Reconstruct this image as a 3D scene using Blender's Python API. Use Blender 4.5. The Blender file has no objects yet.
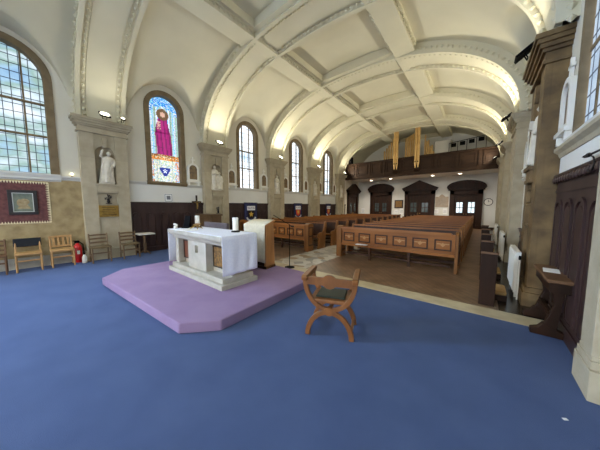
import bpy, bmesh, math, random
from mathutils import Vector, Matrix
R = random.Random(7)
PI = math.pi
SC = bpy.context.scene
COL = SC.collection

# ------------------------------------------------------------------ materials
def lin(c):
    return tuple(((v/255)/12.92 if v/255 <= .04045 else ((v/255+.055)/1.055)**2.4) for v in c)

def mat(name, rgb, rough=.6, rgb2=None, scale=4., detail=4., stretch=(1, 1, 1), bump=0., metal=0., bscale=None, spec=.5,
        brick=None, emit=0., sheen=0.):
    m = bpy.data.materials.new(name); m.use_nodes = True
    nt = m.node_tree; N = nt.nodes; L = nt.links
    b = N['Principled BSDF']
    b.inputs['Roughness'].default_value = rough; b.inputs['Metallic'].default_value = metal
    b.inputs['Specular IOR Level'].default_value = spec
    c1 = lin(rgb) + (1,); c2 = lin(rgb2 or rgb) + (1,)
    tc = N.new('ShaderNodeTexCoord'); mp = N.new('ShaderNodeMapping')
    mp.inputs['Scale'].default_value = stretch
    L.new(tc.outputs['Object'], mp.inputs['Vector'])
    nz = N.new('ShaderNodeTexNoise'); nz.inputs['Scale'].default_value = scale; nz.inputs['Detail'].default_value = detail
    L.new(mp.outputs['Vector'], nz.inputs['Vector'])
    rp = N.new('ShaderNodeValToRGB')
    rp.color_ramp.elements[0].position = .35; rp.color_ramp.elements[1].position = .65
    rp.color_ramp.elements[0].color = c1; rp.color_ramp.elements[1].color = c2
    L.new(nz.outputs['Fac'], rp.inputs['Fac'])
    out = rp.outputs['Color']
    if brick:
        bw, bh, joint, dark, rot = brick
        br = N.new('ShaderNodeTexBrick'); br.inputs['Scale'].default_value = 1
        br.inputs['Brick Width'].default_value = bw; br.inputs['Row Height'].default_value = bh
        br.inputs['Mortar Size'].default_value = joint; br.inputs['Mortar Smooth'].default_value = .2
        br.inputs['Color1'].default_value = (1, 1, 1, 1); br.inputs['Color2'].default_value = (.86, .86, .86, 1)
        br.inputs['Mortar'].default_value = (dark, dark, dark, 1)
        m2 = N.new('ShaderNodeMapping'); m2.inputs['Rotation'].default_value = rot
        L.new(tc.outputs['Object'], m2.inputs['Vector']); L.new(m2.outputs['Vector'], br.inputs['Vector'])
        mx = N.new('ShaderNodeMix'); mx.data_type = 'RGBA'; mx.blend_type = 'MULTIPLY'
        mx.inputs['Factor'].default_value = 1
        L.new(out, mx.inputs[6]); L.new(br.outputs['Color'], mx.inputs[7]); out = mx.outputs[2]
    L.new(out, b.inputs['Base Color'])
    if bump:
        n2 = N.new('ShaderNodeTexNoise'); n2.inputs['Scale'].default_value = bscale or scale*6
        L.new(mp.outputs['Vector'], n2.inputs['Vector'])
        bp = N.new('ShaderNodeBump'); bp.inputs['Strength'].default_value = bump; bp.inputs['Distance'].default_value = .02
        L.new(n2.outputs['Fac'], bp.inputs['Height']); L.new(bp.outputs['Normal'], b.inputs['Normal'])
    if sheen:
        b.inputs['Sheen Weight'].default_value = sheen; b.inputs['Sheen Roughness'].default_value = .4; b.inputs['Sheen Tint'].default_value = c1
    if emit:
        L.new(out, b.inputs['Emission Color']); b.inputs['Emission Strength'].default_value = emit
    return m

def emat(name, rgb, strength):
    m = bpy.data.materials.new(name); m.use_nodes = True
    b = m.node_tree.nodes['Principled BSDF']
    b.inputs['Base Color'].default_value = lin(rgb) + (1,)
    b.inputs['Emission Color'].default_value = lin(rgb) + (1,); b.inputs['Emission Strength'].default_value = strength
    return m

def mosaic_mat():
    m = bpy.data.materials.new('aisle_mosaic'); m.use_nodes = True
    nt = m.node_tree; N = nt.nodes; L = nt.links; b = N['Principled BSDF']; b.inputs['Roughness'].default_value = .35
    tc = N.new('ShaderNodeTexCoord')
    v = N.new('ShaderNodeTexVoronoi'); v.inputs['Scale'].default_value = 4.6; L.new(tc.outputs['Object'], v.inputs['Vector'])
    r = N.new('ShaderNodeValToRGB'); r.color_ramp.interpolation = 'CONSTANT'
    cols = [(0, (205, 198, 185)), (.3, (176, 168, 155)), (.5, (214, 208, 198)), (.68, (160, 132, 96)), (.78, (196, 190, 180)), (.9, (150, 146, 138))]
    while len(r.color_ramp.elements) < len(cols): r.color_ramp.elements.new(.5)
    for e, (p, c) in zip(r.color_ramp.elements, cols): e.position = p; e.color = lin(c) + (1,)
    sp = N.new('ShaderNodeSeparateColor'); L.new(v.outputs['Color'], sp.inputs['Color']); L.new(sp.outputs['Red'], r.inputs['Fac'])
    L.new(r.outputs['Color'], b.inputs['Base Color'])
    return m

def glass_mat(name, cols, strength, scale=1.3):
    """a lit leaded window seen against the sky and the trees outside"""
    m = bpy.data.materials.new(name); m.use_nodes = True
    nt = m.node_tree; N = nt.nodes; L = nt.links; b = N['Principled BSDF']; b.inputs['Roughness'].default_value = .2
    tc = N.new('ShaderNodeTexCoord'); nz = N.new('ShaderNodeTexNoise'); nz.inputs['Scale'].default_value = scale; nz.inputs['Detail'].default_value = 5
    mp = N.new('ShaderNodeMapping'); mp.inputs['Scale'].default_value = (1, .7, 1.4)
    L.new(tc.outputs['Object'], mp.inputs['Vector']); L.new(mp.outputs['Vector'], nz.inputs['Vector'])
    r = N.new('ShaderNodeValToRGB')
    while len(r.color_ramp.elements) < len(cols): r.color_ramp.elements.new(.5)
    for e, (p, c) in zip(r.color_ramp.elements, cols): e.position = p; e.color = lin(c) + (1,)
    L.new(nz.outputs['Fac'], r.inputs['Fac'])
    b.inputs['Base Color'].default_value = (.1, .12, .14, 1)
    L.new(r.outputs['Color'], b.inputs['Emission Color']); b.inputs['Emission Strength'].default_value = strength
    return m

M = {}
M['plaster'] = mat('ceiling_plaster', (206, 199, 172), .85, (200, 193, 166), 1.2)
M['wall'] = mat('white_wall_paint', (226, 225, 218), .8, (219, 217, 209), .9)
M['upper'] = mat('cream_upper_wall', (214, 208, 190), .85, (206, 200, 182), .9)
M['stone'] = mat('pilaster_stone', (182, 170, 144), .8, (170, 158, 132), 5, bump=.2, bscale=40, brick=(3.0, .55, .006, .8, (PI/2, 0, PI/2)))
M['stone_r'] = mat('veined_brown_stone', (132, 106, 66), .6, (84, 64, 36), 3.2, 7, bump=.2, bscale=30, brick=(1.4, .62, .010, .8, (PI/2, 0, 0)))
M['tan'] = mat('sanctuary_stone_facing', (172, 152, 110), .8, (144, 124, 86), 5, 6, bump=.3, bscale=35)
M['skirt'] = mat('pale_skirting_stone', (188, 184, 172), .7, (170, 164, 150), 6)
M['sill'] = mat('pale_sill_stone', (206, 204, 196), .7)
M['winstone'] = mat('window_surround_stone', (126, 108, 80), .8, (108, 92, 66), 5)
M['carpet'] = mat('blue_carpet', (78, 92, 126), .95, (71, 85, 119), 2.2, 8, bump=.5, bscale=260, spec=.1, sheen=.9)
M['purple'] = mat('purple_carpet', (148, 126, 156), .95, (139, 117, 148), 2.5, 6, bump=.4, bscale=220, spec=.1, sheen=.5)
M['parquet'] = mat('worn_parquet', (144, 114, 88), .35, (112, 86, 62), 2.6, 6, brick=(.5, .12, .008, .55, (0, 0, PI/4)))
M['marble'] = mat('step_marble', (206, 192, 158), .4, (188, 172, 138), 4)
M['mosaic'] = mosaic_mat()
M['dado'] = mat('dark_wainscot_oak', (64, 45, 42), .42, (50, 34, 32), 5, 4, (1, 1, .15), spec=.35)
M['darkwood'] = mat('dark_oak', (52, 31, 19), .5, (36, 22, 13), 6, 4, (1, 1, .2), spec=.2)
M['gallery'] = mat('gallery_oak', (60, 42, 28), .6, (46, 31, 21), 6, 4, (.2, 1, 1), spec=.15)
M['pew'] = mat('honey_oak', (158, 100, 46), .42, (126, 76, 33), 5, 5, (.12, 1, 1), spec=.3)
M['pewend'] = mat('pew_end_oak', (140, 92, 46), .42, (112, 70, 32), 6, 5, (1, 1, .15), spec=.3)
M['pewdark'] = mat('pew_dark_shade_oak', (70, 42, 24), .5, (52, 31, 18), 6, spec=.3)  # dark legs and rails; on backrests it paints the shade between rows
M['carved'] = mat('light_carved_oak', (184, 134, 80), .5)
M['chairoak'] = mat('varnished_chair_oak', (134, 84, 40), .4, (108, 66, 30), 9, 5, (1, 1, .4))
M['lightoak'] = mat('light_oak', (188, 146, 92), .5, (166, 126, 76), 9)
M['greyoak'] = mat('weathered_oak', (118, 92, 62), .6, (96, 73, 48), 9)
M['brownoak'] = mat('brown_chair_oak', (104, 72, 44), .55)
M['rush'] = mat('woven_rush', (116, 98, 66), .9, (92, 76, 50), 30)
M['greenpad'] = mat('green_leather', (30, 42, 32), .5, (22, 34, 26), 12, spec=.3)
M['blackpad'] = mat('black_leatherette', (30, 34, 38), .45, spec=.3)
M['altar'] = mat('altar_limestone', (182, 176, 162), .6, (166, 160, 144), 4, bump=.1)
M['cloth'] = mat('white_altar_linen', (238, 240, 250), .9, (230, 232, 246), 30, bump=.15, bscale=90)
M['cream'] = mat('cream_pulpit_cloth', (226, 218, 194), .9, (216, 208, 184), 20, bump=.15, bscale=80)
M['gold'] = mat('gilded_relief', (160, 122, 66), .45, (96, 70, 40), 22, 4, metal=.35, bump=.6, bscale=40)
M['redwood'] = mat('red_brown_panel', (110, 62, 40), .45)
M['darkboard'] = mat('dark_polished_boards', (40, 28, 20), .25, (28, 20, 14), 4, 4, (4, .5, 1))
M['brass'] = mat('brass', (176, 142, 72), .3, (150, 118, 56), 10, metal=.8)
M['pipe'] = mat('gilt_organ_pipe', (206, 168, 106), .4, (186, 148, 86), 4, metal=.2)
M['wax'] = mat('ivory_wax', (238, 236, 226), .5)
M['black'] = mat('black_plastic', (9, 9, 10), .6, spec=.05)
M['iron'] = mat('wrought_iron', (28, 26, 28), .5, metal=.4)
M['bronze'] = mat('dark_bronze', (46, 38, 30), .45, metal=.4)
M['white'] = mat('white_enamel', (232, 230, 220), .4)
M['stwhite'] = mat('statue_plaster', (212, 205, 188), .7, (196, 188, 170), 8)
M['red'] = mat('red_extinguisher_paint', (196, 26, 30), .3)
M['label'] = mat('label_cream', (230, 226, 210), .6)
M['maroon'] = mat('maroon_brocade', (112, 68, 64), .8, (92, 52, 50), 14, 6, bump=.2)
M['zig'] = mat('cream_zigzag_braid', (226, 212, 170), .8)
M['frame'] = mat('black_picture_frame', (34, 27, 24), .4)
M['paint1'] = mat('icon_painting', (126, 132, 112), .5, (92, 104, 92), 7, 5)
M['paint2'] = mat('icon_figure', (176, 158, 116), .5, (146, 122, 84), 16, 4)
M['silver'] = mat('silver_slip', (198, 198, 190), .35, metal=.4)
M['navy'] = mat('navy_banner_cloth', (38, 42, 82), .9)
M['bwhite'] = mat('banner_white', (226, 226, 230), .9)
M['byellow'] = mat('banner_yellow', (214, 172, 70), .9)
M['bblack'] = mat('banner_black', (40, 26, 24), .9)
M['bred'] = mat('banner_red', (212, 78, 56), .9)
M['mauve'] = mat('mauve_grey_upholstery', (112, 103, 106), .9, (100, 92, 95), 20)
M['medwood'] = mat('brown_furniture_oak', (98, 74, 46), .5, (84, 62, 38), 7)
M['amboak'] = mat('pulpit_oak', (190, 136, 82), .45, (168, 116, 66), 7, 5, (1, 1, .2))
M['tancush'] = mat('tan_kneeler_cushion', (172, 138, 88), .9, (154, 122, 76), 20)
M['grey'] = mat('grey_box_paint', (190, 186, 176), .6)
M['paper'] = mat('white_paper', (240, 240, 238), .8)
M['greyink'] = mat('grey_print', (120, 122, 128), .8)
M['plaque'] = mat('memorial_stone', (176, 160, 140), .6, (158, 142, 122), 7)
M['dkglass'] = mat('dark_glass', (52, 62, 66), .1, (74, 84, 84), 5)
M['flower'] = mat('dark_dried_flowers', (70, 66, 60), .8, (50, 48, 42), 20)
M['wflower'] = mat('white_flowers', (232, 228, 220), .8)
M['station'] = mat('station_painting', (136, 110, 70), .5, (90, 74, 54), 9, 5)
M['lens'] = emat('lamp_lens', (255, 250, 225), 5)
M['dlens'] = emat('downlight_lens', (255, 240, 215), 7)
M['lead'] = mat('window_lead', (64, 70, 82), .5)
M['clear'] = glass_mat('daylit_leaded_glass', [(.28, (150, 178, 205)), (.42, (205, 220, 232)), (.55, (238, 242, 246)), (.72, (206, 216, 222))], 1.15)
M['clear0'] = glass_mat('daylit_leaded_glass_trees', [(.3, (96, 142, 190)), (.42, (150, 186, 214)), (.5, (140, 170, 160)), (.58, (205, 222, 236)), (.68, (236, 242, 248))], .62, 1.0)
M['dull'] = glass_mat('frosted_side_glass', [(.3, (150, 172, 196)), (.6, (176, 194, 212))], .55)
M['fill_left'] = glass_mat('added_left_fill_glass', [(.3, (150, 190, 245)), (.6, (180, 212, 250))], 85)  # glow of an added, unseen left window that brightens the carpet
M['fill_right'] = glass_mat('added_right_fill_glass', [(.3, (215, 222, 236)), (.6, (222, 226, 238))], 8)  # glow of an added, unseen right window that brightens the altar cloth
M['doorglass'] = glass_mat('sunlit_door_glass', [(.3, (110, 150, 150)), (.45, (210, 232, 240)), (.6, (235, 246, 250))], .75, 6)
SG = {}
for k, c, s in [('blue', (40, 130, 210), 1.1), ('cyan', (110, 190, 235), 1.2), ('white', (222, 230, 240), 1.15), ('pale', (178, 196, 210), 1.),
                ('magenta', (168, 34, 120), .9), ('purple', (124, 28, 96), .8), ('brown', (120, 92, 66), .7), ('skin', (214, 176, 160), .9),
                ('amber', (222, 140, 50), 1.), ('cream', (226, 222, 190), 1.1), ('navy', (24, 50, 150), .9), ('green', (150, 190, 160), 1.)]:
    SG[k] = emat('stained_glass_' + k, c, s*.44)

# ------------------------------------------------------------------ mesh builder
class MB:
    def __init__(s): s.bm = bmesh.new(); s.m = 0; s.X = None
    def v(s, p):
        p = Vector(p)
        return s.bm.verts.new(s.X @ p if s.X else p)
    def f(s, vs):
        try:
            f = s.bm.faces.new(vs); f.material_index = s.m; return f
        except ValueError: return None
    def box(s, x0, x1, y0, y1, z0, z1):
        V = [s.v((x, y, z)) for x in (x0, x1) for y in (y0, y1) for z in (z0, z1)]
        for q in ((0, 1, 3, 2), (4, 6, 7, 5), (0, 4, 5, 1), (2, 3, 7, 6), (0, 2, 6, 4), (1, 5, 7, 3)): s.f([V[i] for i in q])
        return s
    def prism(s, poly, ax, a, b):
        def P(p, t): return {'x': (t, p[0], p[1]), 'y': (p[0], t, p[1]), 'z': (p[0], p[1], t)}[ax]
        A = [s.v(P(p, a)) for p in poly]; B = [s.v(P(p, b)) for p in poly]; n = len(poly)
        s.f(A); s.f(B[::-1])
        for i in range(n): s.f([A[i], A[(i+1) % n], B[(i+1) % n], B[i]])
        return s
    def loft(s, rings, closed=True, caps=True, loop=False):
        Rr = [[s.v(p) for p in r] for r in rings]; n = len(rings[0])
        K = len(Rr)
        for k in range(K if loop else K-1):
            a, b = Rr[k], Rr[(k+1) % K]
            for i in range(n if closed else n-1): s.f([a[i], a[(i+1) % n], b[(i+1) % n], b[i]])
        if caps and closed and not loop: s.f(Rr[0]); s.f(Rr[-1][::-1])
        return s
    def lathe(s, prof, n=16, c=(0, 0)):
        return s.loft([[(c[0]+r*math.cos(2*PI*i/n), c[1]+r*math.sin(2*PI*i/n), z) for i in range(n)] for r, z in prof])
    def tube(s, pts, r, n=8, loop=False):
        pts = [Vector(p) for p in pts]; K = len(pts); rr = r if isinstance(r, (list, tuple)) else [r]*K
        rings = []; up = None
        for k, p in enumerate(pts):
            a = pts[(k-1) % K] if (k or loop) else p; b = pts[(k+1) % K] if (k < K-1 or loop) else p
            d = (b-a).normalized()
            if up is None: up = Vector((0, 0, 1)) if abs(d.z) < .9 else Vector((1, 0, 0))
            e1 = d.cross(up).normalized(); e2 = e1.cross(d).normalized(); up = e2
            rings.append([p + rr[k]*(math.cos(2*PI*i/n)*e1 + math.sin(2*PI*i/n)*e2) for i in range(n)])
        return s.loft(rings, loop=loop)
    def ball(s, c, r, u=12, w=8):
        r = r if isinstance(r, (tuple, list)) else (r, r, r)
        rings = []
        for k in range(1, w):
            t = PI*k/w
            rings.append([(c[0]+r[0]*math.sin(t)*math.cos(2*PI*i/u), c[1]+r[1]*math.sin(t)*math.sin(2*PI*i/u), c[2]-r[2]*math.cos(t)) for i in range(u)])
        Rr = [[s.v(p) for p in q] for q in rings]
        for k in range(len(Rr)-1):
            for i in range(u): s.f([Rr[k][i], Rr[k][(i+1) % u], Rr[k+1][(i+1) % u], Rr[k+1][i]])
        b = s.v((c[0], c[1], c[2]-r[2])); t = s.v((c[0], c[1], c[2]+r[2]))
        for i in range(u): s.f([b, Rr[0][(i+1) % u], Rr[0][i]]); s.f([t, Rr[-1][i], Rr[-1][(i+1) % u]])
        return s
    def octa(s, c, r):
        V = [s.v((c[0]+d[0]*r[0], c[1]+d[1]*r[1], c[2]+d[2]*r[2])) for d in ((1,0,0),(-1,0,0),(0,1,0),(0,-1,0),(0,0,1),(0,0,-1))]
        for q in ((0,2,4),(2,1,4),(1,3,4),(3,0,4),(2,0,5),(1,2,5),(3,1,5),(0,3,5)): s.f([V[i] for i in q])
    def band(s, pts, w, ax, a, b):
        """a bar of width w following a 2D curve, from a to b along the axis"""
        K = len(pts); rings = []
        for k, p in enumerate(pts):
            q0 = pts[max(k-1, 0)]; q1 = pts[min(k+1, K-1)]
            d = Vector((q1[0]-q0[0], q1[1]-q0[1])).normalized(); n = Vector((-d.y, d.x))
            l = (p[0]+n.x*w/2, p[1]+n.y*w/2); r = (p[0]-n.x*w/2, p[1]-n.y*w/2)
            def P(q, t): return {'x': (t, q[0], q[1]), 'y': (q[0], t, q[1]), 'z': (q[0], q[1], t)}[ax]
            rings.append([P(l, a), P(r, a), P(r, b), P(l, b)])
        return s.loft(rings)
    def build(s, name, mats, parent=None, bev=0, smooth=False, remesh=0, solid=0, fixn=True):
        if fixn: bmesh.ops.recalc_face_normals(s.bm, faces=s.bm.faces)
        me = bpy.data.meshes.new(name); s.bm.to_mesh(me); s.bm.free()
        for m in (mats if isinstance(mats, (list, tuple)) else [mats]): me.materials.append(m)
        if smooth:
            me.shade_smooth(); me.set_sharp_from_angle(angle=math.radians(40))
        o = bpy.data.objects.new(name, me); COL.objects.link(o)
        if parent: o.parent = parent
        if remesh:
            q = o.modifiers.new('remesh', 'REMESH'); q.mode = 'VOXEL'; q.voxel_size = remesh; q.use_smooth_shade = True
        if solid:
            q = o.modifiers.new('solid', 'SOLIDIFY'); q.thickness = solid
        if bev:
            q = o.modifiers.new('bevel', 'BEVEL'); q.width = bev; q.segments = 2; q.limit_method = 'ANGLE'
        return o

def tag(o, label, cat, group=None, kind=None):
    o['label'] = label; o['category'] = cat
    if group: o['group'] = group
    if kind: o['kind'] = kind
    return o
def thing(name, label, cat, loc=(0, 0, 0), rz=0, group=None):
    o = bpy.data.objects.new(name, None); COL.objects.link(o); o.empty_display_size = .1
    o.location = loc; o.rotation_euler = (0, 0, rz)
    return tag(o, label, cat, group)
def struct(o): o['kind'] = 'structure'; return o
def dup(root, loc, label, rz=None, scale=None):
    def cp(o, par):
        c = o.copy(); COL.objects.link(c); c.parent = par
        for ch in list(o.children): cp(ch, c)
        return c
    r = cp(root, None); r.location = loc; r['label'] = label
    if rz is not None: r.rotation_euler = (0, 0, rz)
    if scale: r.scale = scale
    return r
def bx(*a): return MB().box(*a)

# ------------------------------------------------------------------ the room
XL, XR, XC = -9.1, .875, -4.1         # side walls and nave axis
YB = 20.0                            # back wall
PILY = [1.7, 5.35, 9.0, 12.65, 16.3]
RPY = [5.6, 9.2, 12.8, 16.45]
ZS = 4.1                             # springing of the vault

# floors
struct(bx(XL-.3, XR+.3, -7.6, 4.15, -.2, 0).build('floor_carpet', M['carpet']))
m = MB(); m.prism([(XL-.3, 4.15), (XR+.3, 4.15), (XR+.3, 4.50), (XL-.3, 4.50)], 'z', -.2, .004)
struct(m.build('trim_marble_step', M['marble']))
m = MB(); m.box(XL-.3, -4.66, 4.5, YB+.3, -.2, 0); m.box(-3.45, .285, 4.5, YB+.3, -.2, 0)
struct(m.build('floor_parquet', M['parquet']))
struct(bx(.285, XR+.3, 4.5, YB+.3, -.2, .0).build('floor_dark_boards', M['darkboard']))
struct(bx(-4.66, -3.45, 4.5, YB+.3, -.2, .002).build('floor_mosaic_aisle', M['mosaic']))

def arch(yc, hw, zs, zp, n=20):
    """closed outline (y,z): sill left -> up -> arch -> down"""
    return [(yc-hw, zs)] + [(yc-hw*math.cos(PI*i/n), zp+hw*math.sin(PI*i/n)) for i in range(n+1)] + [(yc+hw, zs)]

def wall_bay(mb, x, s, y0, y1, z1, win):
    """s=+1: nave lies towards +x.  A wall with an arched hole, reveal of .35 outwards."""
    if not win:
        mb.box(min(x, x-s*.35), max(x, x-s*.35), y0, y1, -.2, z1); return
    yc, hw, zs, zp = win
    A = arch(yc, hw, zs, zp); n = len(A); mid = n//2
    for half in (0, 1):
        seq = A[:mid+1] if half == 0 else A[mid:]
        if half == 0: poly = [(yc, -.2), (yc, zs)] + seq + [(yc, z1), (y0, z1), (y0, -.2)]
        else: poly = [(yc, z1)] + seq + [(yc, zs), (yc, -.2), (y1, -.2), (y1, z1)]
        mb.prism(poly, 'x', x, x-s*.35)

WIN_L = [(-.1, .75, 2.44, 4.88)] + [(y, .56, 2.46, 5.02) for y in (3.5, 7.2, 10.9, 14.62)] + [(-3.75, .75, 2.44, 4.88)]
WIN_R = [(3.83, .60, 2.46, 5.0), (7.4, .56, 2.46, 5.02), (11.0, .56, 2.46, 5.02), (14.6, .56, 2.46, 5.02), (-3.6, .75, 2.44, 4.88)]
m = MB()
wall_bay(m, XL, 1, -7.6, -5.6, 6.3, None); wall_bay(m, XL, 1, -5.6, -1.95, 6.3, WIN_L[5])
bl = [-1.95] + PILY
for w, y0, y1 in zip(WIN_L, bl, bl[1:]): wall_bay(m, XL, 1, y0, y1, 6.3, w)
wall_bay(m, XL, 1, PILY[-1], YB+.35, 6.3, None)
struct(m.build('wall_left', M['upper']))
m = MB()
wall_bay(m, XR, -1, -7.6, -5.6, 6.3, None); wall_bay(m, XR, -1, -5.6, -1.65, 6.3, WIN_R[4]); wall_bay(m, XR, -1, -1.65, 2.0, 6.3, None)
br = [2.0] + RPY
for w, y0, y1 in zip(WIN_R, br, br[1:]): wall_bay(m, XR, -1, y0, y1, 6.3, w)
wall_bay(m, XR, -1, RPY[-1], YB+.35, 6.3, None)
struct(m.build('wall_right', M['upper']))
struct(bx(XL-.35, XR+.35, YB, YB+.35, -.2, 7.6).build('wall_back', M['wall']))

# windows -------------------------------------------------------------
def sg_pattern(u, v, w, h):
    """stained-glass design of the figure window: u across, v up, both in metres from the sill centre"""
    j = R.random()
    hx, hz = .0, 2.47
    d = math.hypot(u-hx, v-hz)
    if v < .86:                                       # bottom panel with crest
        if abs(u) < .17 and .26 < v < .55:
            t = (v-.26)/.29
            if abs(u) < .17*min(1, .25+1.1*t):
                a = math.atan2(u, v-.44); r = math.hypot(u, v-.44)
                return 'white' if r < .05+.035*math.cos(5*a) else 'navy'
        if .84 < v: return 'amber'
        return ['cream', 'white', 'pale', 'cream', 'green', 'pale'][int(j*6)] if abs(u) < .36 else ['amber', 'white', 'skin', 'cyan'][int(j*4)]
    if v < 1.02: return ['amber', 'amber', 'cream', 'brown'][int(j*4)]
    if d < .085: return 'skin'
    if d < .2: return 'brown'
    bw = .14 + .12*min(1, (2.38-v)/.6) if v < 2.38 else 0
    if v < 2.38 and abs(u+.02*math.sin(v*4)) < bw:
        f = math.sin(u*46+v*3)
        if 1.9 < v < 2.2 and -.2 < u < -.08 and j > .4: return 'skin'
        return 'purple' if f > .45 else 'magenta'
    if v > 2.74 - .2*abs(u): return ['blue', 'cyan', 'blue', 'blue', 'cyan', 'white'][int(j*6)]
    if v > 2.5 and abs(u) > .36: return ['cyan', 'blue', 'white'][int(j*3)]
    return ['white', 'pale', 'green', 'pale', 'cyan'][int(abs(u)*26+j*.9) % 5]

def window(idx, side, win, pane_mat, mull, trans, lead=.155, stained=False):
    yc, hw, zs, zp = win
    x = XL if side > 0 else XR
    q = 1 if side > 0 else .22
    def px(d): return x+side*(d if d > 0 else d*q)
    root = bpy.data.objects.new('window_%d' % idx, None); COL.objects.link(root); struct(root)
    # stone surround: a ring, proud of the wall and running back into the reveal
    m = MB(); rw = 1 if side > 0 else .5; o = arch(yc, hw+.10*rw, zs, zp); i = arch(yc, hw-.06*rw, zs, zp)
    rings = []
    for a, b in zip(o, i):
        rings.append([(px(.03), a[0], a[1]), (px(.03), b[0], b[1]), (px(-.26), b[0], b[1]), (px(-.26), a[0], a[1])])
    m.loft(rings)
    m.build('window_surround', M['winstone'], root, smooth=False)
    # sill
    m = MB(); m.prism([(px(-.24), zs-.10), (px(.05), zs-.10), (px(.08), zs-.03), (px(.08), zs+.01), (px(-.24), zs+.05)], 'y', yc-hw-.12, yc+hw+.12)
    m.build('window_sill', M['sill'] if not stained else M['winstone'], root)
    # pane
    hw2 = hw-.05
    xp = px(-.2)
    def half(z): return hw2 if z <= zp else math.sqrt(max(hw2*hw2-(z-zp)**2, 0))
    m = MB()
    if stained:
        keys = list(SG); nz = 110; nu = 40; ztop = zp+hw2
        for k in range(nz):
            z0 = zs+(ztop-zs)*k/nz; z1 = zs+(ztop-zs)*(k+1)/nz
            a0, a1 = half(z0), half(z1)
            for q in range(nu):
                u0 = -1+2*q/nu; u1 = -1+2*(q+1)/nu
                c = sg_pattern((u0+u1)/2*a0, (z0+z1)/2-zs, hw2, ztop-zs)
                m.m = keys.index(c)
                m.f([m.v((xp, yc+u0*a0, z0)), m.v((xp, yc+u1*a0, z0)), m.v((xp, yc+u1*a1, z1)), m.v((xp, yc+u0*a1, z1))])
        m.build('glass_pane', [SG[k] for k in keys], root, fixn=False)
    else:
        P = arch(yc, hw2, zs, zp)
        m.prism([(p[0], p[1]) for p in P], 'x', xp, xp-side*.01)
        m.build('glass_pane', pane_mat, root)
    # leading
    m = MB(); t = .007
    y = yc-hw2+lead*.5
    while y < yc+hw2:
        zt = zp+math.sqrt(max(hw2*hw2-(y-yc)**2, 0))
        m.box(min(xp, px(-.185)), max(xp, px(-.185)), y-t, y+t, zs, zt); y += lead
    z = zs+lead*1.2
    while z < zp+hw2-.03:
        a = half(z); m.box(min(xp, px(-.186)), max(xp, px(-.186)), yc-a, yc+a, z-t, z+t); z += lead*1.25
    m.build('leading', M['lead'], root)
    m = MB()
    for u in mull:
        y = yc+u; zt = zp+math.sqrt(max(hw2*hw2-u*u, 0)); m.box(min(xp, px(-.15)), max(xp, px(-.15)), y-.018, y+.018, zs, zt)
    for z in trans:
        a = half(z); m.box(min(xp, px(-.14)), max(xp, px(-.14)), yc-a, yc+a, z-.024, z+.024)
    m.build('glazing_bar', M['winstone'], root)
    return root
window(1, 1, WIN_L[0], M['clear0'], (-.34, .34), (3.45, 4.28))
window(2, 1, WIN_L[1], None, (-.26, .26), (3.45, 4.28), lead=.26, stained=True)
for k in (2, 3, 4): window(k+1, 1, WIN_L[k], M['clear'], (-.2, .2), (3.45, 4.28), lead=.18)
for k in range(4): window(k+6, -1, WIN_R[k], M['dull'], (-.2, .2), (3.45, 4.28), lead=.18)

window(10, 1, WIN_L[5], M['fill_left'], (-.34, .34), (3.45, 4.28)); window(11, -1, WIN_R[4], M['fill_right'], (-.34, .34), (3.45, 4.28))  # added pair of windows behind the camera, out of view, as fill light
# vault ----------------------------------------------------------------
def vp(t, a, b, n=2.2):
    c, s_ = math.cos(t), math.sin(t)
    return XC + a*math.copysign(abs(c)**(2/n), c), ZS + b*max(s_, 0)**(2/n)
A_OUT, B_OUT, A_IN, B_IN = 5.05, 3.0, 4.75, 2.66
bays = [-7.6, -5.6, -1.95] + PILY + [YB+.1]
for bi, (y0, y1) in enumerate(zip(bays, bays[1:])):
    m = MB(); nt, ny = 120, 64; rows = []
    yc = (y0+y1)/2; lw = 1.22
    for i in range(nt+1):
        t = PI*(i/nt); row = []
        x, z = vp(t, A_OUT, B_OUT)
        for j in range(ny+1):
            y = y0+(y1-y0)*j/ny; vv = abs(y-yc)/lw; zz = z
            if vv < 1 and 0 < bi < len(bays)-2:
                zc = 4.1+1.78*math.sqrt(1-vv*vv); zz = max(z, zc)
            row.append(m.v((x, y, zz)))
        rows.append(row)
    for i in range(nt):
        for j in range(ny): m.f([rows[i][j], rows[i+1][j], rows[i+1][j+1], rows[i][j+1]])
    o = struct(m.build('ceiling_vault_bay', M['plaster'], smooth=True))

def lerp2(t, s_):
    a = vp(t, A_IN, B_IN); b = vp(t, A_OUT+.02, B_OUT+.02)
    return a[0]+(b[0]-a[0])*s_, a[1]+(b[1]-a[1])*s_
def rib(yc, hw=.56):
    m = MB(); prof = [(-hw, 1), (-hw, 0), (-hw+.10, 0), (-hw+.11, .28), (-hw+.22, .28), (-hw+.23, .22), (hw-.23, .22), (hw-.22, .28), (hw-.11, .28), (hw-.10, 0), (hw, 0), (hw, 1)]
    rings = []
    for i in range(97):
        t = PI*i/96
        rings.append([(lerp2(t, s_)[0], yc+u, lerp2(t, s_)[1]) for u, s_ in prof])
    m.loft(rings, closed=False, caps=False)
    root = struct(m.build('trim_vault_rib', M['plaster'], smooth=True))
    m = MB(); L = 0; t = .01; last = None
    pts = []
    for i in range(4000):
        t = PI*i/4000; p = vp(t, A_IN, B_IN)
        if last is None or math.hypot(p[0]-last[0], p[1]-last[1]) > .15: pts.append(t); last = p
    for t in pts:
        for u, s_, r in ((-hw+.17, .1, .05), (hw-.17, .1, .05), (-hw-.012, .45, .058), (hw+.012, .45, .058)):
            x, z = lerp2(t, s_)
            m.octa((x, yc+u, z), (r, r*.9, r))
    m.build('egg_moulding', M['plaster'], root, smooth=True)
for y in [-1.95] + PILY: rib(y)
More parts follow.
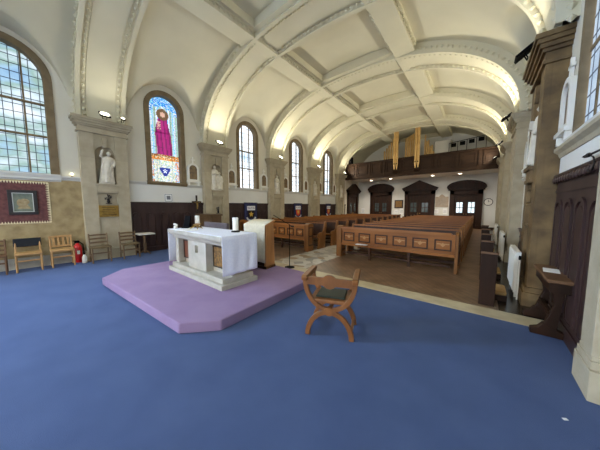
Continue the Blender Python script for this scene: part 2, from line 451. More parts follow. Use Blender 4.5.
# longitudinal beams and coffer frames
for xb in (-5.92, -2.28):
    m = MB(); m.box(xb-.3, xb+.3, -7.6, YB, 6.66, 7.2); m.box(xb-.36, xb+.36, -7.6, YB, 6.78, 7.2)
    o = struct(m.build('beam_ceiling', M['plaster']))
    m = MB(); y = -3.9
    while y < YB:
        for d in (-.33, .33): m.octa((xb+d, y, 6.745), (.05, .055, .05))
        y += .15
    m.build('egg_moulding', M['plaster'], o, smooth=True)
pb = [-1.95] + PILY + [YB]
for y0, y1 in zip(pb, pb[1:]):
    m = MB(); a, b = y0+.56, y1-.56 if y1 < YB else y1
    for (xa, xb_) in ((-5.6, -2.6),):
        for w, z in ((.34, 7.10), (.22, 7.04)):
            pass
        m.box(xa, xb_, a, a+.16, 6.80, 7.3); m.box(xa, xb_, b-.16, b, 6.80, 7.3)
        m.box(xa, xa+.14, a+.16, b-.16, 6.80, 7.3); m.box(xb_-.14, xb_, a+.16, b-.16, 6.80, 7.3)
    struct(m.build('trim_ceiling_coffer', M['plaster']))

# pilasters --------------------------------------------------------------
def pilaster(side, yc, xf, xw, hw=.55, niche=True, material='stone', brassp=False):
    """side +1: left wall.  (u along y, w height, d out of the face)"""
    s_ = side
    def b(mb, u0, u1, w0, w1, d0, d1):
        x0, x1 = xf+s_*d0, xf+s_*d1
        mb.box(min(x0, x1), max(x0, x1), yc+u0, yc+u1, w0, w1)
    dep = abs(xf-xw)
    m = MB()
    if niche:
        nw = .225; zsp, zb = 3.15, 2.26
        b(m, -hw, -.24, 0, 3.74, -dep, 0); b(m, .24, hw, 0, 3.74, -dep, 0)
        b(m, -.24, .24, 0, zb, -dep, -.045)
        A = [(yc-nw, zb)] + [(yc-nw*math.cos(PI*i/14), zsp+nw*math.sin(PI*i/14)) for i in range(15)] + [(yc+nw, zb)]
        mid = 8
        m.prism([(yc, 3.74), (yc-.24, 3.74), (yc-.24, zb)] + A[:mid+1], 'x', xf-s_*.045, xf-s_*dep)
        m.prism([(yc+.24, zb), (yc+.24, 3.74), (yc, 3.74)] + A[mid:], 'x', xf-s_*.045, xf-s_*dep)
        # concave niche
        rings = []
        for k in range(13):
            th = PI*k/12; y = yc-nw*math.cos(th); x = xf-s_*(.045+.19*math.sin(th))
            col = [(x, y, zb), (x, y, zsp)]
            for q in range(1, 7):
                a = PI/2*q/6
                col.append((xf-s_*(.045+.19*math.sin(th)*math.cos(a)), yc-nw*math.cos(th)*math.cos(a), zsp+nw*math.sin(a)))
            rings.append(col)
        m.loft(rings, closed=False, caps=False)
        # keystone, pedestal and plaque mouldings
        m.prism([(yc-.035, 3.33), (yc+.035, 3.33), (yc+.055, 3.60), (yc-.055, 3.60)], 'x', xf-s_*.05, xf+s_*.03)
        b(m, -.27, .27, 2.20, 2.26, -.03, .07); b(m, -.235, .235, 2.05, 2.20, -.03, .035); b(m, -.25, .25, 1.99, 2.05, -.03, .05)
        for w0, w1 in ((1.66, 1.90), (1.26, 1.63)):
            b(m, -.24, .24, w1-.02, w1, -.05, .008); b(m, -.24, .24, w0, w0+.02, -.05, .008)
            b(m, -.24, -.22, w0, w1, -.05, .008); b(m, .22, .24, w0, w1, -.05, .008)
    else:
        b(m, -hw, hw, 0, 3.74, -dep, 0)
        b(m, -hw+.14, hw-.14, .5, 3.5, 0, .02)
    b(m, -hw-.07, hw+.07, 0, .22, -dep, .06); b(m, -hw-.04, hw+.04, .22, .30, -dep, .035)
    for w0, w1, e in ((3.70, 3.75, .035), (3.75, 3.86, .012), (3.86, 3.91, .05), (3.91, 3.97, .085), (3.97, 4.03, .12), (4.03, 4.10, .145)):
        b(m, -hw-e, hw+e, w0, w1, -dep, e)
    o = struct(m.build('pillar_stone', M[material]))
    return o
for y in PILY: pilaster(1, y, -8.85, XL)
for y in RPY: pilaster(-1, y, .63, XR, material='stone_r' if y < 6 else 'stone', niche=(y < 6))
# narrow stone pier at the front right
m = MB(); m.box(.768, XR, 2.88, 3.15, 0, 4.1); m.box(.752, XR, 2.82, 3.22, 0, .26); m.box(.76, XR, 2.85, 3.19, .26, .33)
m.box(.767, XR, 2.865, 3.17, .33, .37)
m.box(.74, XR, 2.83, 3.2, 3.95, 4.1)
struct(m.build('pillar_front_pier', M['stone'], bev=.008))

# wainscot (dado), string course, skirting ------------------------------------
def dado(side, x, y0, y1, h, carved=False):
    root = bpy.data.objects.new('trim_wainscot', None); COL.objects.link(root); struct(root)
    kd = .6 if side < 0 else 1
    def X(d): return x+side*d*kd
    m = MB()
    def b(y_0, y_1, z0, z1, d): m.box(min(X(0), X(d)), max(X(0), X(d)), y_0, y_1, z0, z1)
    b(y0, y1, 0, h-.04, .03); b(y0, y1, 0, .16, .06); b(y0, y1, h-.10, h-.03, .07); b(y0, y1, h-.03, h, .10); b(y0, y1, h-.26, h-.22, .05)
    m.build('backing', M['dado'], root)
    n = max(1, round((y1-y0)/.46)); w = (y1-y0)/n
    for k in range(n):
        yc = y0+(k+.5)*w; hw = w/2-.07
        mm = MB(); zt = h-.26-.12-hw*.6
        o = [(yc-hw, .24), (yc-hw, zt)] + [(yc-hw*math.cos(PI*i/10), zt+hw*.8*math.sin(PI*i/10)) for i in range(1, 10)] + [(yc+hw, zt), (yc+hw, .24)]
        def inset(p, f): return (yc+(p[0]-yc)*f, .24+.03+(p[1]-.24)*(1-(1-f)*.25)-.02)
        mm.loft([[(X(.03), p[0], p[1]), (X(.065), p[0], p[1]), (X(.065), *inset(p, .84)), (X(.03), *inset(p, .84))] for p in o], loop=True)
        ip = [inset(p, .7) for p in o]
        mm.prism(ip, 'x', X(.03), X(.055))
        mm.build('arched_panel', M['dado'], root)
    if carved:
        mm = MB(); y = y0+.05
        while y < y1-.04:
            mm.ball((X(.10), y, h-.08), (.022, .05, .05), 8, 6); y += .115
        mm.build('carved_cresting', M['dado'], root)
for y0, y1 in zip([p+.55 for p in PILY], [p-.55 for p in PILY[1:]] + [17.4]): dado(1, XL, y0, y1, 1.74)
dado(-1, XR, 3.2, 5.03, 2.05, True)
for y0, y1 in zip([p+.56 for p in RPY], [p-.56 for p in RPY[1:]] + [YB]): dado(-1, XR, y0, y1, 1.0)
def lower_wall(side, x, y0, y1, z0, z1):
    X = lambda d: x+side*d
    struct(bx(min(X(0), X(.012)), max(X(0), X(.012)), y0, y1, z0, z1).build('wall_lower_white', M['wall']))
for y0, y1 in zip([p+.55 for p in PILY], [p-.55 for p in PILY[1:]]): lower_wall(1, XL, y0, y1, 1.70, 2.34)
lower_wall(1, XL, PILY[-1]+.55, 17.4, 1.70, 3.8); lower_wall(-1, XR, 3.2, 5.04, 2.0, 2.3)
for y0, y1 in zip([p+.56 for p in RPY], [p-.56 for p in RPY[1:]] + [YB]): lower_wall(-1, XR, y0, y1, .98, 2.3)
def course(side, x, y0, y1, z, big=False):
    m = MB(); X = lambda d: x+side*d
    k = 1.25 if big else 1
    m.prism([(X(0), z-.09*k), (X(.02*k), z-.09*k), (X(.035*k), z-.05*k), (X(.07*k), z-.02*k), (X(.07*k), z+.02), (X(0), z+.03)], 'y', y0, y1)
    struct(m.build('trim_string_course', M['sill'] if not big else M['stone']))
course(1, XL, -2.8, -.97, 2.40); course(1, XL, .77, 1.15, 2.40)
course(1, XL, -.96, .76, 2.32)
for (y0, y1), w in zip(zip([p+.55 for p in PILY], [p-.55 for p in PILY[1:]]), WIN_L[1:]):
    course(1, XL, y0, w[0]-w[1]-.13, 2.42); course(1, XL, w[0]+w[1]+.13, y1, 2.42)
course(-1, XR, 3.22, 5.03, 2.41, True)
for y0, y1 in zip([p+.56 for p in RPY], [p-.56 for p in RPY[1:]]): course(-1, XR, y0, y1, 2.33)
m = MB(); m.box(XL, XL+.03, -7.6, 1.15, .28, 2.30)
struct(m.build('wall_sanctuary_facing', M['tan']))
struct(bx(XL, XL+.05, -7.6, 1.08, 0, .28).build('baseboard_sanctuary', M['skirt']))
struct(bx(XL, XR, YB-.03, YB, 0, .15).build('baseboard_back', M['darkwood']))

# ------------------------------------------------------------------ gallery and organ
struct(bx(XL, XR, 17.12, YB, 3.80, 3.95).build('ceiling_under_gallery', M['wall']))
g = thing('gallery_balustrade', 'long dark panelled wooden gallery front high above the back doors', 'balcony', (XC, 17.0, 3.72))
W2 = (XR-XL)/2-.02
bx(-W2, W2, 0, .10, .08, 1.15).build('backing', M['gallery'], g)
bx(-W2, W2, -.10, .16, 1.15, 1.24).build('handrail', M['gallery'], g, bev=.01)
m = MB(); m.box(-W2, W2, -.08, .12, 0, .1); m.box(-W2, W2, -.05, .1, .1, .18); m.build('base_moulding', M['gallery'], g)
n = 9; w = 2*W2/n
for k in range(n):
    x0 = -W2+k*w
    m = MB(); a, b_ = x0+.16, x0+w-.16
    m.box(a, b_, -.05, 0, .28, .35); m.box(a, b_, -.05, 0, 1.0, 1.07); m.box(a, a+.07, -.05, 0, .35, 1.0); m.box(b_-.07, b_, -.05, 0, .35, 1.0)
    m.box(a+.1, b_-.1, -.02, 0, .42, .92)
    m.build('panel', M['gallery'], g)
    if k: bx(x0-.07, x0+.07, -.05, 0, .18, 1.15).build('stile', M['gallery'], g)

og = thing('pipe_organ', 'gilt pipe organ rising above the wooden gallery front', 'organ', (-4.5, 18.4, 3.95))
def pipe(x, y, z0, z1, r, foot=.3):
    m = MB()
    m.lathe([(r*.3, z0), (r, z0+foot), (r, z0+foot+.06)], 12, (x, y)); m.lathe([(r, z0+foot), (r, z1)], 12, (x, y))
    m.m = 1; m.box(x-r*.5, x+r*.5, y-r*1.02, y-r*.8, z0+foot+.03, z0+foot+.10)
    m.build('pipe', [M['pipe'], M['black']], og, smooth=True)
bx(-1.9, 1.75, -.1, .9, 0, .9).build('case', M['gallery'], og, bev=.01)
for x in (-.50, -.34): pipe(x, -1.54, .20, 2.85, .085, .35)
for x in (.85, 1.02): pipe(x, -1.54, .20, 2.88, .085, .35)
for cx in (-.42, .935):                                           # tray below the projecting pipes
    m = MB(); m.box(cx-.2, cx+.2, -1.66, -1.36, .12, .20); m.prism([(-1.62, .12), (-1.40, .12), (-1.40, -.08)], 'x', cx-.14, cx+.14)
    m.build('pipe_bracket', M['gallery'], og)
for k in range(6): pipe(-1.72+.17*k, -.02, .9, 1.95+.2*k, .066)
for k in range(8): pipe(-.16+.125*k, -.02+.03*(k % 2), .9, 2.66+.06*k, .055)
for k in range(6): pipe(1.12+.11*k, -.02, .9, 2.66-.19*k-(.25 if k % 2 else 0), .05)
for cx in (-.42, .935): pass
t = thing('organ_swell_box', 'pale grey box cabinet right of the gilt organ pipes in the gallery', 'cabinet', (-2.35, 18.75, 3.95))
bx(-.42, .5, -.4, .4, 0, 2.05).build('body', M['grey'], t, bev=.01); bx(-.38, .46, -.42, -.4, .9, 1.98).build('door', M['grey'], t); bx(-.46, .54, -.44, .44, 2.05, 2.1).build('lid', M['grey'], t)
t = thing('loudspeaker', 'black loudspeaker on the left end of the gallery handrail', 'speaker', (-8.45, 17.06, 4.96))
m = MB(); m.prism([(-.16, 0), (.16, 0), (.13, .55), (-.13, .55)], 'x', -.13, .13); m.build('cabinet', M['black'], t, bev=.01)
m = MB(); m.X = Matrix.Translation((0, -.155, .17)) @ Matrix.Rotation(PI/2, 4, 'X'); m.lathe([(.09, 0), (.09, .015), (.05, .005)], 16); m.build('cone', M['iron'], t)
t = thing('choir_stand_rail', 'black metal rail of music stands at the right end of the gallery', 'rail', (-.95, 18.0, 3.95))
m = MB(); m.tube([(-.95, 0, 1.75), (.95, 0, 1.95)], .02, 6)
for k in range(5): m.tube([(-.95+.475*k, 0, 0), (-.95+.475*k, 0, 1.75+.05*k)], .018, 6)
m.build('frame', M['iron'], t)
for k in range(4):
    x = -.7+.47*k; mm = MB(); mm.box(x-.14, x+.14, -.03, 0, 1.48+.05*k, 1.72+.05*k); mm.build('music_desk', M['black'], t)
t = thing('gallery_bench', 'low brown bench behind the left part of the gallery front', 'bench', (-7.3, 18.2, 3.95))
bx(-.9, .9, -.2, .2, .42, .48).build('seat', M['medwood'], t); bx(-.9, .9, .16, .2, .48, 1.25).build('backrest', M['medwood'], t)
for x in (-.8, .8): bx(x-.04, x+.04, -.18, .18, 0, .42).build('leg', M['medwood'], t)
# downlights under the gallery
DL = [(-7.45, 18.9, 'left-hand round downlight under the gallery, above the arched door'), (-5.75, 18.6, 'second round downlight from the left under the gallery'),
      (-2.85, 18.6, 'round downlight under the gallery above the memorial plaque'), (-1.25, 18.6, 'right-hand round downlight under the gallery, above the bright door')]
for x, y, lab in DL:
    t = thing('downlight', lab, 'ceiling light', (x, y, 3.80), group='downlights under the gallery')
    m = MB(); m.lathe([(.13, 0), (.14, -.02), (.11, -.05), (.11, 0)], 20); m.build('trim_ring', M['white'], t)
    m = MB(); m.lathe([(.105, -.03), (.08, -.055), (.0001, -.06)], 20); m.build('lens', M['dlens'], t)

# ------------------------------------------------------------------ doors at the back
def portal(idx, o, yaw, w, h, kind, lights, dim=True):
    """built facing local -y, base centre at o"""
    root = bpy.data.objects.new('door_%d' % idx, None); COL.objects.link(root); struct(root)
    root.location = o; root.rotation_euler = (0, 0, yaw)
    m = MB(); hw = w/2
    m.box(-hw, -hw+.28, -.16, 0, 0, h); m.box(hw-.28, hw, -.16, 0, 0, h); m.box(-hw, hw, -.16, 0, h-.3, h)
    m.box(-hw-.04, -hw+.32, -.2, 0, 0, .25); m.box(hw-.32, hw+.04, -.2, 0, 0, .25)
    m.build('door_frame', M['darkwood'], root, bev=.008)
    m = MB(); m.box(-hw-.1, hw+.1, -.26, 0, h, h+.10); m.box(-hw-.15, hw+.15, -.3, 0, h+.10, h+.17)
    if kind == 'tri': m.prism([(-hw-.15, h+.17), (hw+.15, h+.17), (0, h+.72)], 'y', -.26, 0); m.band([(-hw-.17, h+.17), (0, h+.76), (hw+.17, h+.17)], .09, 'y', -.32, 0)
    else:
        P = [(-(hw+.15)*math.cos(PI*i/14), h+.17+.48*math.sin(PI*i/14)**.9) for i in range(15)]
        m.prism(P, 'y', -.26, 0); m.band(P, .09, 'y', -.32, 0)
    m.build('pediment', M['darkwood'], root)
    iw = hw-.28
    for s_ in (-1, 1):
        lf = bx(min(0, s_*iw), max(0, s_*iw), -.06, -.01, 0.01, h-.3).build('door_leaf', M['darkwood'], root)
        a, b_ = sorted((s_*iw*.2, s_*iw*.82))
        m = MB(); m.box(a-.05, b_+.05, -.075, -.06, .25, .30); m.box(a-.05, b_+.05, -.075, -.06, .85, .90); m.box(a-.05, a, -.075, -.06, .3, .85); m.box(b_, b_+.05, -.075, -.06, .3, .85)
        m.build('lower_panel', M['darkwood'], lf)
        z0, z1 = 1.12, 1.86
        bx(a, b_, -.075, -.062, z0, z1).build('pane', lights, lf)
        m = MB(); cx = (a+b_)/2; cz = (z0+z1)/2
        m.box(cx-.02, cx+.02, -.085, -.062, z0, z1); m.box(a, b_, -.085, -.062, cz-.02, cz+.02)
        for q in (a, b_): m.box(q-.03, q+.03, -.085, -.062, z0-.03, z1+.03)
        m.box(a-.03, b_+.03, -.085, -.062, z0-.03, z0); m.box(a-.03, b_+.03, -.085, -.062, z1, z1+.03)
        m.build('glazing_bar', M['darkwood'], lf)
        mm = MB(); mm.ball((s_*.07, -.1, 1.02), .03, 8, 6); mm.build('door_handle', M['brass'], lf)
    return root
portal(1, (XL, 18.75, 0), -PI/2*-1, 2.0, 2.75, 'tri', M['dkglass'])
portal(2, (-6.95, YB, 0), 0, 1.85, 2.82, 'seg', M['dkglass'])
portal(3, (-3.9, YB, 0), 0, 2.15, 2.8, 'tri', M['dkglass'])
portal(4, (-.93, YB, 0), 0, 1.9, 2.72, 'seg', M['doorglass'])

# on the back wall
t = thing('framed_picture', 'small dark framed picture on the back wall beside the gabled door', 'picture', (-5.45, YB, 1.42))
bx(-.34, .34, -.04, 0, 0, .68).build('frame', M['frame'], t); bx(-.26, .26, -.05, -.04, .08, .6).build('painting', M['gold'], t)
t = thing('memorial_plaque', 'pale stone memorial plaque between the two right-hand back doors', 'plaque', (-2.38, YB, 1.53))
m = MB(); m.box(-.42, .42, -.05, 0, 0, .76); m.prism([(-.2, .76), (.2, .76), (.12, .86), (0, .95), (-.12, .86)], 'y', -.05, 0); m.build('tablet', M['plaque'], t, bev=.006)
m = MB()
for k in range(7):
    w = .3-.04*(k % 3); m.box(-w, w, -.054, -.05, .12+.08*k, .135+.08*k)
m.build('inscription_line', M['greyink'], t)
for x, z, w, h, lab in ((-2.75, 1.05, .36, .3, 'white notice sheet under the left of the memorial plaque'), (-2.15, 1.0, .26, .42, 'white notice sheet under the right of the memorial plaque'),
                        (-5.62, .98, .3, .3, 'white notice below the small framed picture, left one'), (-5.22, .9, .3, .5, 'white notice below the small framed picture, right one'),
                        (-8.6, .9, .28, .5, 'white notice on the back wall left of the arched door')):
    t = thing('notice', lab, 'notice', (x, YB, z), group='notices on the back wall')
    bx(-w/2, w/2, -.012, 0, 0, h).build('sheet', M['paper'], t)
    m = MB()
    for k in range(3): m.box(-w*.36, w*.36, -.014, -.012, h*(.25+.2*k), h*(.29+.2*k))
    m.build('print', M['greyink'], t)
t = thing('wall_clock', 'round white wall clock at the right end of the back wall', 'clock', (.32, YB, 1.87))
m = MB(); m.X = Matrix.Rotation(PI/2, 4, 'X'); m.lathe([(.24, 0), (.25, .04), (.22, .05), (.21, 0)], 28); m.build('rim', M['iron'], t)
m = MB(); m.X = Matrix.Rotation(PI/2, 4, 'X'); m.lathe([(.21, 0), (.21, .035)], 28); m.build('dial', M['white'], t)
m = MB(); m.box(-.01, .01, -.042, -.036, 0, .15); m.prism([(-.01, .008), (-.01, -.008), (.1, .03), (.1, .045)], 'y', -.042, -.036); m.build('hands', M['black'], t)

# ------------------------------------------------------------------ pews
def pew(L, label, loc, group):
    t = thing('pew', label, 'pew', loc, 0, group)
    prof = [(.0, 0), (.48, 0), (.50, .40), (.56, .86), (.57, .96), (.53, 1.0), (.47, .98), (.43, .86), (.38, .66), (.30, .60), (.10, .60), (.03, .57), (0, .50), (.04, .40), (.04, .1)]
    for x in (0, L-.07):
        m = MB(); m.prism(prof, 'x', x, x+.07); m.build('end_panel', M['pewend'], t, bev=.008)
    m = MB(); m.prism([(.05, .42), (.44, .40), (.44, .44), (.05, .46)], 'x', .07, L-.07); m.build('seat', M['pew'], t, bev=.006)
    m = MB(); m.prism([(.43, .44), (.47, .44), (.53, .92), (.49, .92)], 'x', .07, L-.07); m.build('backrest', M['pewdark'], t)  # darker oak stands for the shade between the rows
    m = MB(); m.prism([(.475, .915), (.55, .915), (.555, .96), (.48, .965)], 'x', .07, L-.07); m.build('top_rail', M['pew'], t, bev=.008)
    m = MB(); m.prism([(.49, .70), (.66, .72), (.66, .74), (.49, .72)], 'x', .07, L-.07); m.build('book_ledge', M['pew'], t)
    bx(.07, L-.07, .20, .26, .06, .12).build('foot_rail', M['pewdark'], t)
    return t
def pew_front(L, label, loc, group):
    t = thing('panelled_pew', label, 'pew', loc, 0, group)
    for x in (0, L-.17):
        pw = .17 if (x == 0 or L > 3.5) else .07; x = x if x == 0 else L-pw
        m = MB(); pr = [(0, 0), (.34, 0), (.34, .93)] + [(.17+.17*math.cos(PI*i/8), .90+.09*math.sin(PI*i/8)) for i in range(9)]
        m.prism(pr[:2] + pr[3:], 'x', x, x+pw); e = m.build('end_post', M['pewend'], t, bev=.012)
        m = MB(); xs = x+.17 if x else x
        xo = x+pw
        m.box(xo, xo+.015, .04, .07, .2, .86); m.box(xo, xo+.015, .27, .30, .2, .86); m.box(xo, xo+.015, .07, .27, .2, .24); m.box(xo, xo+.015, .07, .27, .82, .86); m.box(xo, xo+.015, .07, .27, .52, .56)
        m.build('moulded_frame', M['pewdark'], e)
    bx(.17, L-.07, .05, .09, .40, .92).build('front_board', M['pew'], t)
    m = MB(); m.prism([(.0, .90), (.02, .96), (.34, .90), (.34, .87), (.05, .90)], 'x', .15, L-.15); m.build('top_ledge', M['pew'], t)
    m = MB(); m.box(.17, L-.07, .02, .05, .38, .46); m.box(.17, L-.07, .03, .05, .84, .90)
    m.build('rail', M['pew'], t, bev=.004)
    n = max(3, round((L-.24)/.48)); w = (L-.24-(.1 if L > 3.5 else 0))/n
    for k in range(n):
        a = .17+k*w; p = MB()
        x0, x1 = a+.07, a+w-.07
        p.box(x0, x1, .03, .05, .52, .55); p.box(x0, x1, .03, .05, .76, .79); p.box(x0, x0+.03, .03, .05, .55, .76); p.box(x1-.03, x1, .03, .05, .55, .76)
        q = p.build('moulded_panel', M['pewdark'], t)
        c = MB(); xm = (x0+x1)/2
        c.box(x0+.05, xm-.03, .038, .05, .67, .695); c.box(xm+.03, x1-.05, .038, .05, .67, .695); c.prism([(xm-.05, .655), (xm, .61), (xm+.05, .655), (xm, .72)], 'y', .035, .05)
        c.build('carved_motif', M['carved'], q)
    for k in range(1, 3):
        x = L*k/3; bx(x-.03, x+.03, .05, .11, 0, .40).build('leg', M['pewdark'], t)
    bx(.17, L-.17, .16, .26, .10, .15).build('foot_rail', M['pewdark'], t)
    return t
LX0, LL = -8.55, 3.9
RX0, RL = -3.58, 3.21
pew_front(RL, 'panelled pew front with carved motifs at the head of the right-hand pews', (RX0, 6.3, 0), 'pew fronts facing the sanctuary')
pew_front(LL, 'panelled pew front at the head of the left-hand pews, behind the draped pulpit', (LX0, 6.2, 0), 'pew fronts facing the sanctuary')
ORD = ['front', 'second', 'third', 'fourth', 'fifth', 'sixth', 'seventh', 'eighth', 'ninth', 'tenth', 'eleventh', 'twelfth']
pr = pew(RL, 'honey oak pew, front row of the right-hand block behind the carved front', (RX0, 6.95, 0), 'pews of the right-hand block')
pl = pew(LL, 'honey oak pew, front row of the left-hand block behind its carved front', (LX0, 6.85, 0), 'pews of the left-hand block')
for k in range(1, 12):
    nm = ORD[k] if k < 11 else 'rearmost'
    dup(pr, (RX0, 6.95+.93*k, 0), 'honey oak pew, %s row from the front in the right-hand block' % nm if k < 11 else 'honey oak pew, rearmost row of the right-hand block by the back doors')
    dup(pl, (LX0, 6.85+.93*k, 0), 'honey oak pew, %s row from the front in the left-hand block' % nm if k < 11 else 'honey oak pew, rearmost row of the left-hand block by the back wall')
t = bx(-.17, .17, -.1, .03, 0, .012).build('leaflet', M['paper']); t.location = (-2.72, 6.32, .455)
t.rotation_euler = (0, 0, .05); tag(t, 'white leaflet lying on the bottom rail of the right-hand pew front', 'leaflet')

# ------------------------------------------------------------------ the altar platform and altar
PL = [(-6.4, 1.38), (-5.93, .95), (-2.87, 1.14), (-2.52, 1.52), (-2.58, 3.35), (-2.98, 3.86), (-6.0, 3.86), (-6.4, 3.5)]
m = MB(); m.prism(PL, 'z', 0, .15)
tag(m.build('altar_platform', M['purple'], bev=.02), 'low purple carpeted platform with cut corners under the altar', 'platform')
al = thing('altar', 'white stone altar with gilded panels on a stepped plinth', 'altar', (-4.44, 2.45, .15))
W, D, H = 1.02, .335, .93
m = MB(); m.box(-W-.06, W+.06, -D-.06, D+.06, 0, .09); m.build('plinth', M['altar'], al, bev=.01)
m = MB(); m.box(-W+.0, W-.0, -D+.0, D-.0, .09, .18); m.build('upper_step', M['altar'], al, bev=.008)
m = MB()
rings = []
for e, z in ((-.06, H-.19), (-.03, H-.16), (-.02, H-.12), (.03, H-.10), (.05, H-.06), (.05, H)):
    rings.append([(-W-e, -D-e, z), (W+e, -D-e, z), (W+e, D+e, z), (-W-e, D+e, z)])
m.loft(rings); m.build('table_slab', M['altar'], al, bev=.006)
m = MB(); m.box(-.36, -.12, -.27, .28, .18, H-.19); m.box(.12, .36, -.27, .28, .18, H-.19); m.box(-.12, .12, -.20, .28, .18, H-.19)
m.box(-.12, .12, -.27, -.20, .18, .50); m.box(-.12, .12, -.27, -.20, .66, H-.19)
m.box(-.12, -.07, -.27, -.20, .5, .66); m.box(.06, .12, -.27, -.20, .5, .66)
m.build('central_block', M['altar'], al)
for s_ in (-1, 1):
    for y in (-.27, .12) if s_ < 0 else ():
        bx(s_*.9-.07, s_*.9+.07, y, y+.14, .18, H-.19).build('corner_post', M['altar'], al, bev=.006)
    w = bx(min(s_*.36, s_*.83), max(s_*.36, s_*(.83 if s_ < 0 else .98)), -.12, -.06, .18, H-.19).build('wing_wall', M['altar'], al)
    a, b_ = sorted((s_*.42, s_*(.82 if s_ < 0 else .97)))
    bx(a, b_, -.15, -.12, .28, H-.24).build('gilded_panel', M['gold'] if s_ > 0 else M['redwood'], w)
    m = MB(); z0, z1 = .28, H-.24
    m.box(a, b_, .0-.16, -.145, z0, z0+.02); m.box(a, b_, .0-.16, -.145, z1-.02, z1); m.box(a, a+.02, .0-.16, -.145, z0, z1); m.box(b_-.02, b_, .0-.16, -.145, z0, z1)
    m.build('panel_frame', M['frame'], w)
# cloth over the top, hanging over the right end
ct = thing('altar_cloth', 'white linen cloth covering the altar top and hanging over its right end', 'altar cloth', (-4.44, 2.45, .15))
e = .055; zt = H+.002
path = [(-W-e-.012, H-.74), (-W-e-.012, H-.3), (-W-e-.012, zt-.01), (-W-e, zt+.004)] + [(-W-e+(2*W+2*e)*k/14, zt+.005) for k in range(1, 14)] + [(W+e, zt+.004), (W+e+.012, zt-.02)] + [(W+e+.014, zt-.02-(H-.27)*k/12) for k in range(1, 13)]
rows = []
for y_i in range(33):
    y = -D-.045+(2*D+.09)*y_i/32; r_ = []
    for k, (x, z) in enumerate(path):
        off = 0
        if x > W+e: off = (zt-z)*.028*(.5+.5*math.sin(y*26+.6*math.sin(z*7)))+.004
        if x < -W-e: off = -(zt-z)*.02*(.5+.5*math.sin(y*20))
        r_.append((x+off, y, z))
    rows.append(r_)
m = MB(); m.loft(rows, closed=False, caps=False); m.build('linen', M['cloth'], ct, smooth=True, solid=.004)

# things on the altar
AZ = .15+H+.009
def candle(loc, label):
    t = thing('pillar_candle', label, 'candle', loc, 0, 'candles on the altar')
    m = MB(); m.lathe([(.085, 0), (.088, .01), (.075, .03), (.055, .035)], 20); m.build('dish', M['iron'], t, smooth=True)
    m = MB(); m.lathe([(.055, .03), (.056, .27), (.05, .285), (.02, .278)], 20); m.build('wax', M['wax'], t, smooth=True)
    m = MB(); m.tube([(0, 0, .275), (.004, 0, .31)], .004, 5); m.build('wick', M['black'], t)
    return t
candle((-5.30, 2.65, AZ), 'white pillar candle on the left end of the altar beside the black stand')
candle((-3.76, 2.64, AZ), 'white pillar candle on the right end of the altar in a dark dish')
t = thing('missal_stand', 'small black upright stand on the left end of the altar', 'book stand', (-5.36, 2.43, AZ), .5)
m = MB(); m.prism([(-.05, .0), (-.03, .0), (.07, .27), (.05, .28)], 'x', -.075, .075); m.build('board', M['black'], t, bev=.004)
m = MB(); m.prism([(.03, 0), (.15, 0), (.06, .2)], 'x', -.02, .02); m.build('prop', M['black'], t)
bx(-.075, .075, -.10, -.03, 0, .025).build('ledge', M['black'], t)
t = thing('brass_book_rest', 'low brass bookrest with splayed feet on the altar top', 'book rest', (-4.98, 2.47, AZ), .2); t.scale = (.75, .75, .8)
for s_ in (-1, 1):
    m = MB(); m.tube([(s_*.16, -.10, .008), (s_*.10, -.06, .05), (0, 0, .10), (-s_*.02, .06, .13)], [.012, .014, .016, .012], 8); m.build('leg', M['brass'], t, smooth=True)
    m = MB(); m.tube([(s_*.12, .11, .008), (s_*.06, .06, .05), (0, 0, .10)], [.012, .014, .016], 8); m.build('leg', M['brass'], t, smooth=True)
m = MB(); m.prism([(-.04, .09), (.06, .13), (.06, .15), (-.05, .11)], 'x', -.12, .12); m.build('rest', M['brass'], t, bev=.004)
t = thing('flower_posy', 'small posy of white flowers at the far left of the altar top', 'flowers', (-5.42, 2.2, AZ))
m = MB(); m.lathe([(.03, 0), (.045, .02), (.035, .05), (.04, .055)], 14); m.build('bowl', M['white'], t, smooth=True)
for k in range(7):
    a = k*2.4; mm = MB(); mm.ball((.03*math.cos(a), .03*math.sin(a), .075+.012*(k % 3)), .022, 8, 6); mm.build('bloom', M['wflower'], t, smooth=True)
bx(-.2, .2, -.14, .14, 0, .012)
t = bx(-.2, .2, -.15, .15, 0, .014).build('corporal', M['paper']); t.location = (-4.85, 2.2, AZ); t.rotation_euler = (0, 0, .12)
tag(t, 'flat white sheet lying on the altar cloth by the brass bookrest', 'sheet')

# ambo (pulpit) with cloth
am = thing('pulpit', 'light oak reading pulpit with sloping top behind the altar', 'pulpit', (-4.1, 3.58, .15), .12)
m = MB(); m.prism([(-.16, .0), (.16, 0), (.12, 1.10), (-.15, 1.0)], 'x', .24, .30); m.build('side_panel', M['amboak'], am, bev=.005)
m = MB(); m.prism([(-.16, .0), (.16, 0), (.12, 1.10), (-.15, 1.0)], 'x', -.30, -.24); m.build('side_panel', M['amboak'], am, bev=.005)
m = MB(); m.prism([(-.13, .06), (-.10, .06), (-.10, 1.0), (-.13, 1.0)], 'x', -.24, .24); m.build('inner_panel', M['darkwood'], am)
m = MB(); m.prism([(.10, .06), (.14, .06), (.11, 1.05), (.08, 1.05)], 'x', -.24, .24); m.build('front_panel', M['amboak'], am)
m = MB(); m.prism([(-.19, .99), (.15, 1.095), (.15, 1.125), (-.19, 1.02)], 'x', -.33, .33); m.build('desk_top', M['amboak'], am, bev=.005)
bx(-.3, .3, -.18, .18, 0, .06).build('base', M['darkwood'], am)
ac = thing('pulpit_cloth', 'cream cloth hung over the back of the oak pulpit', 'cloth', (-4.1, 3.58, .15), .12)
m = MB(); pth = [(.13, 1.125), (-.02, 1.08), (-.19, 1.026), (-.208, 1.0)] + [(-.21-.008*k/10, 1.0-.80*k/10) for k in range(1, 11)]
rows = []
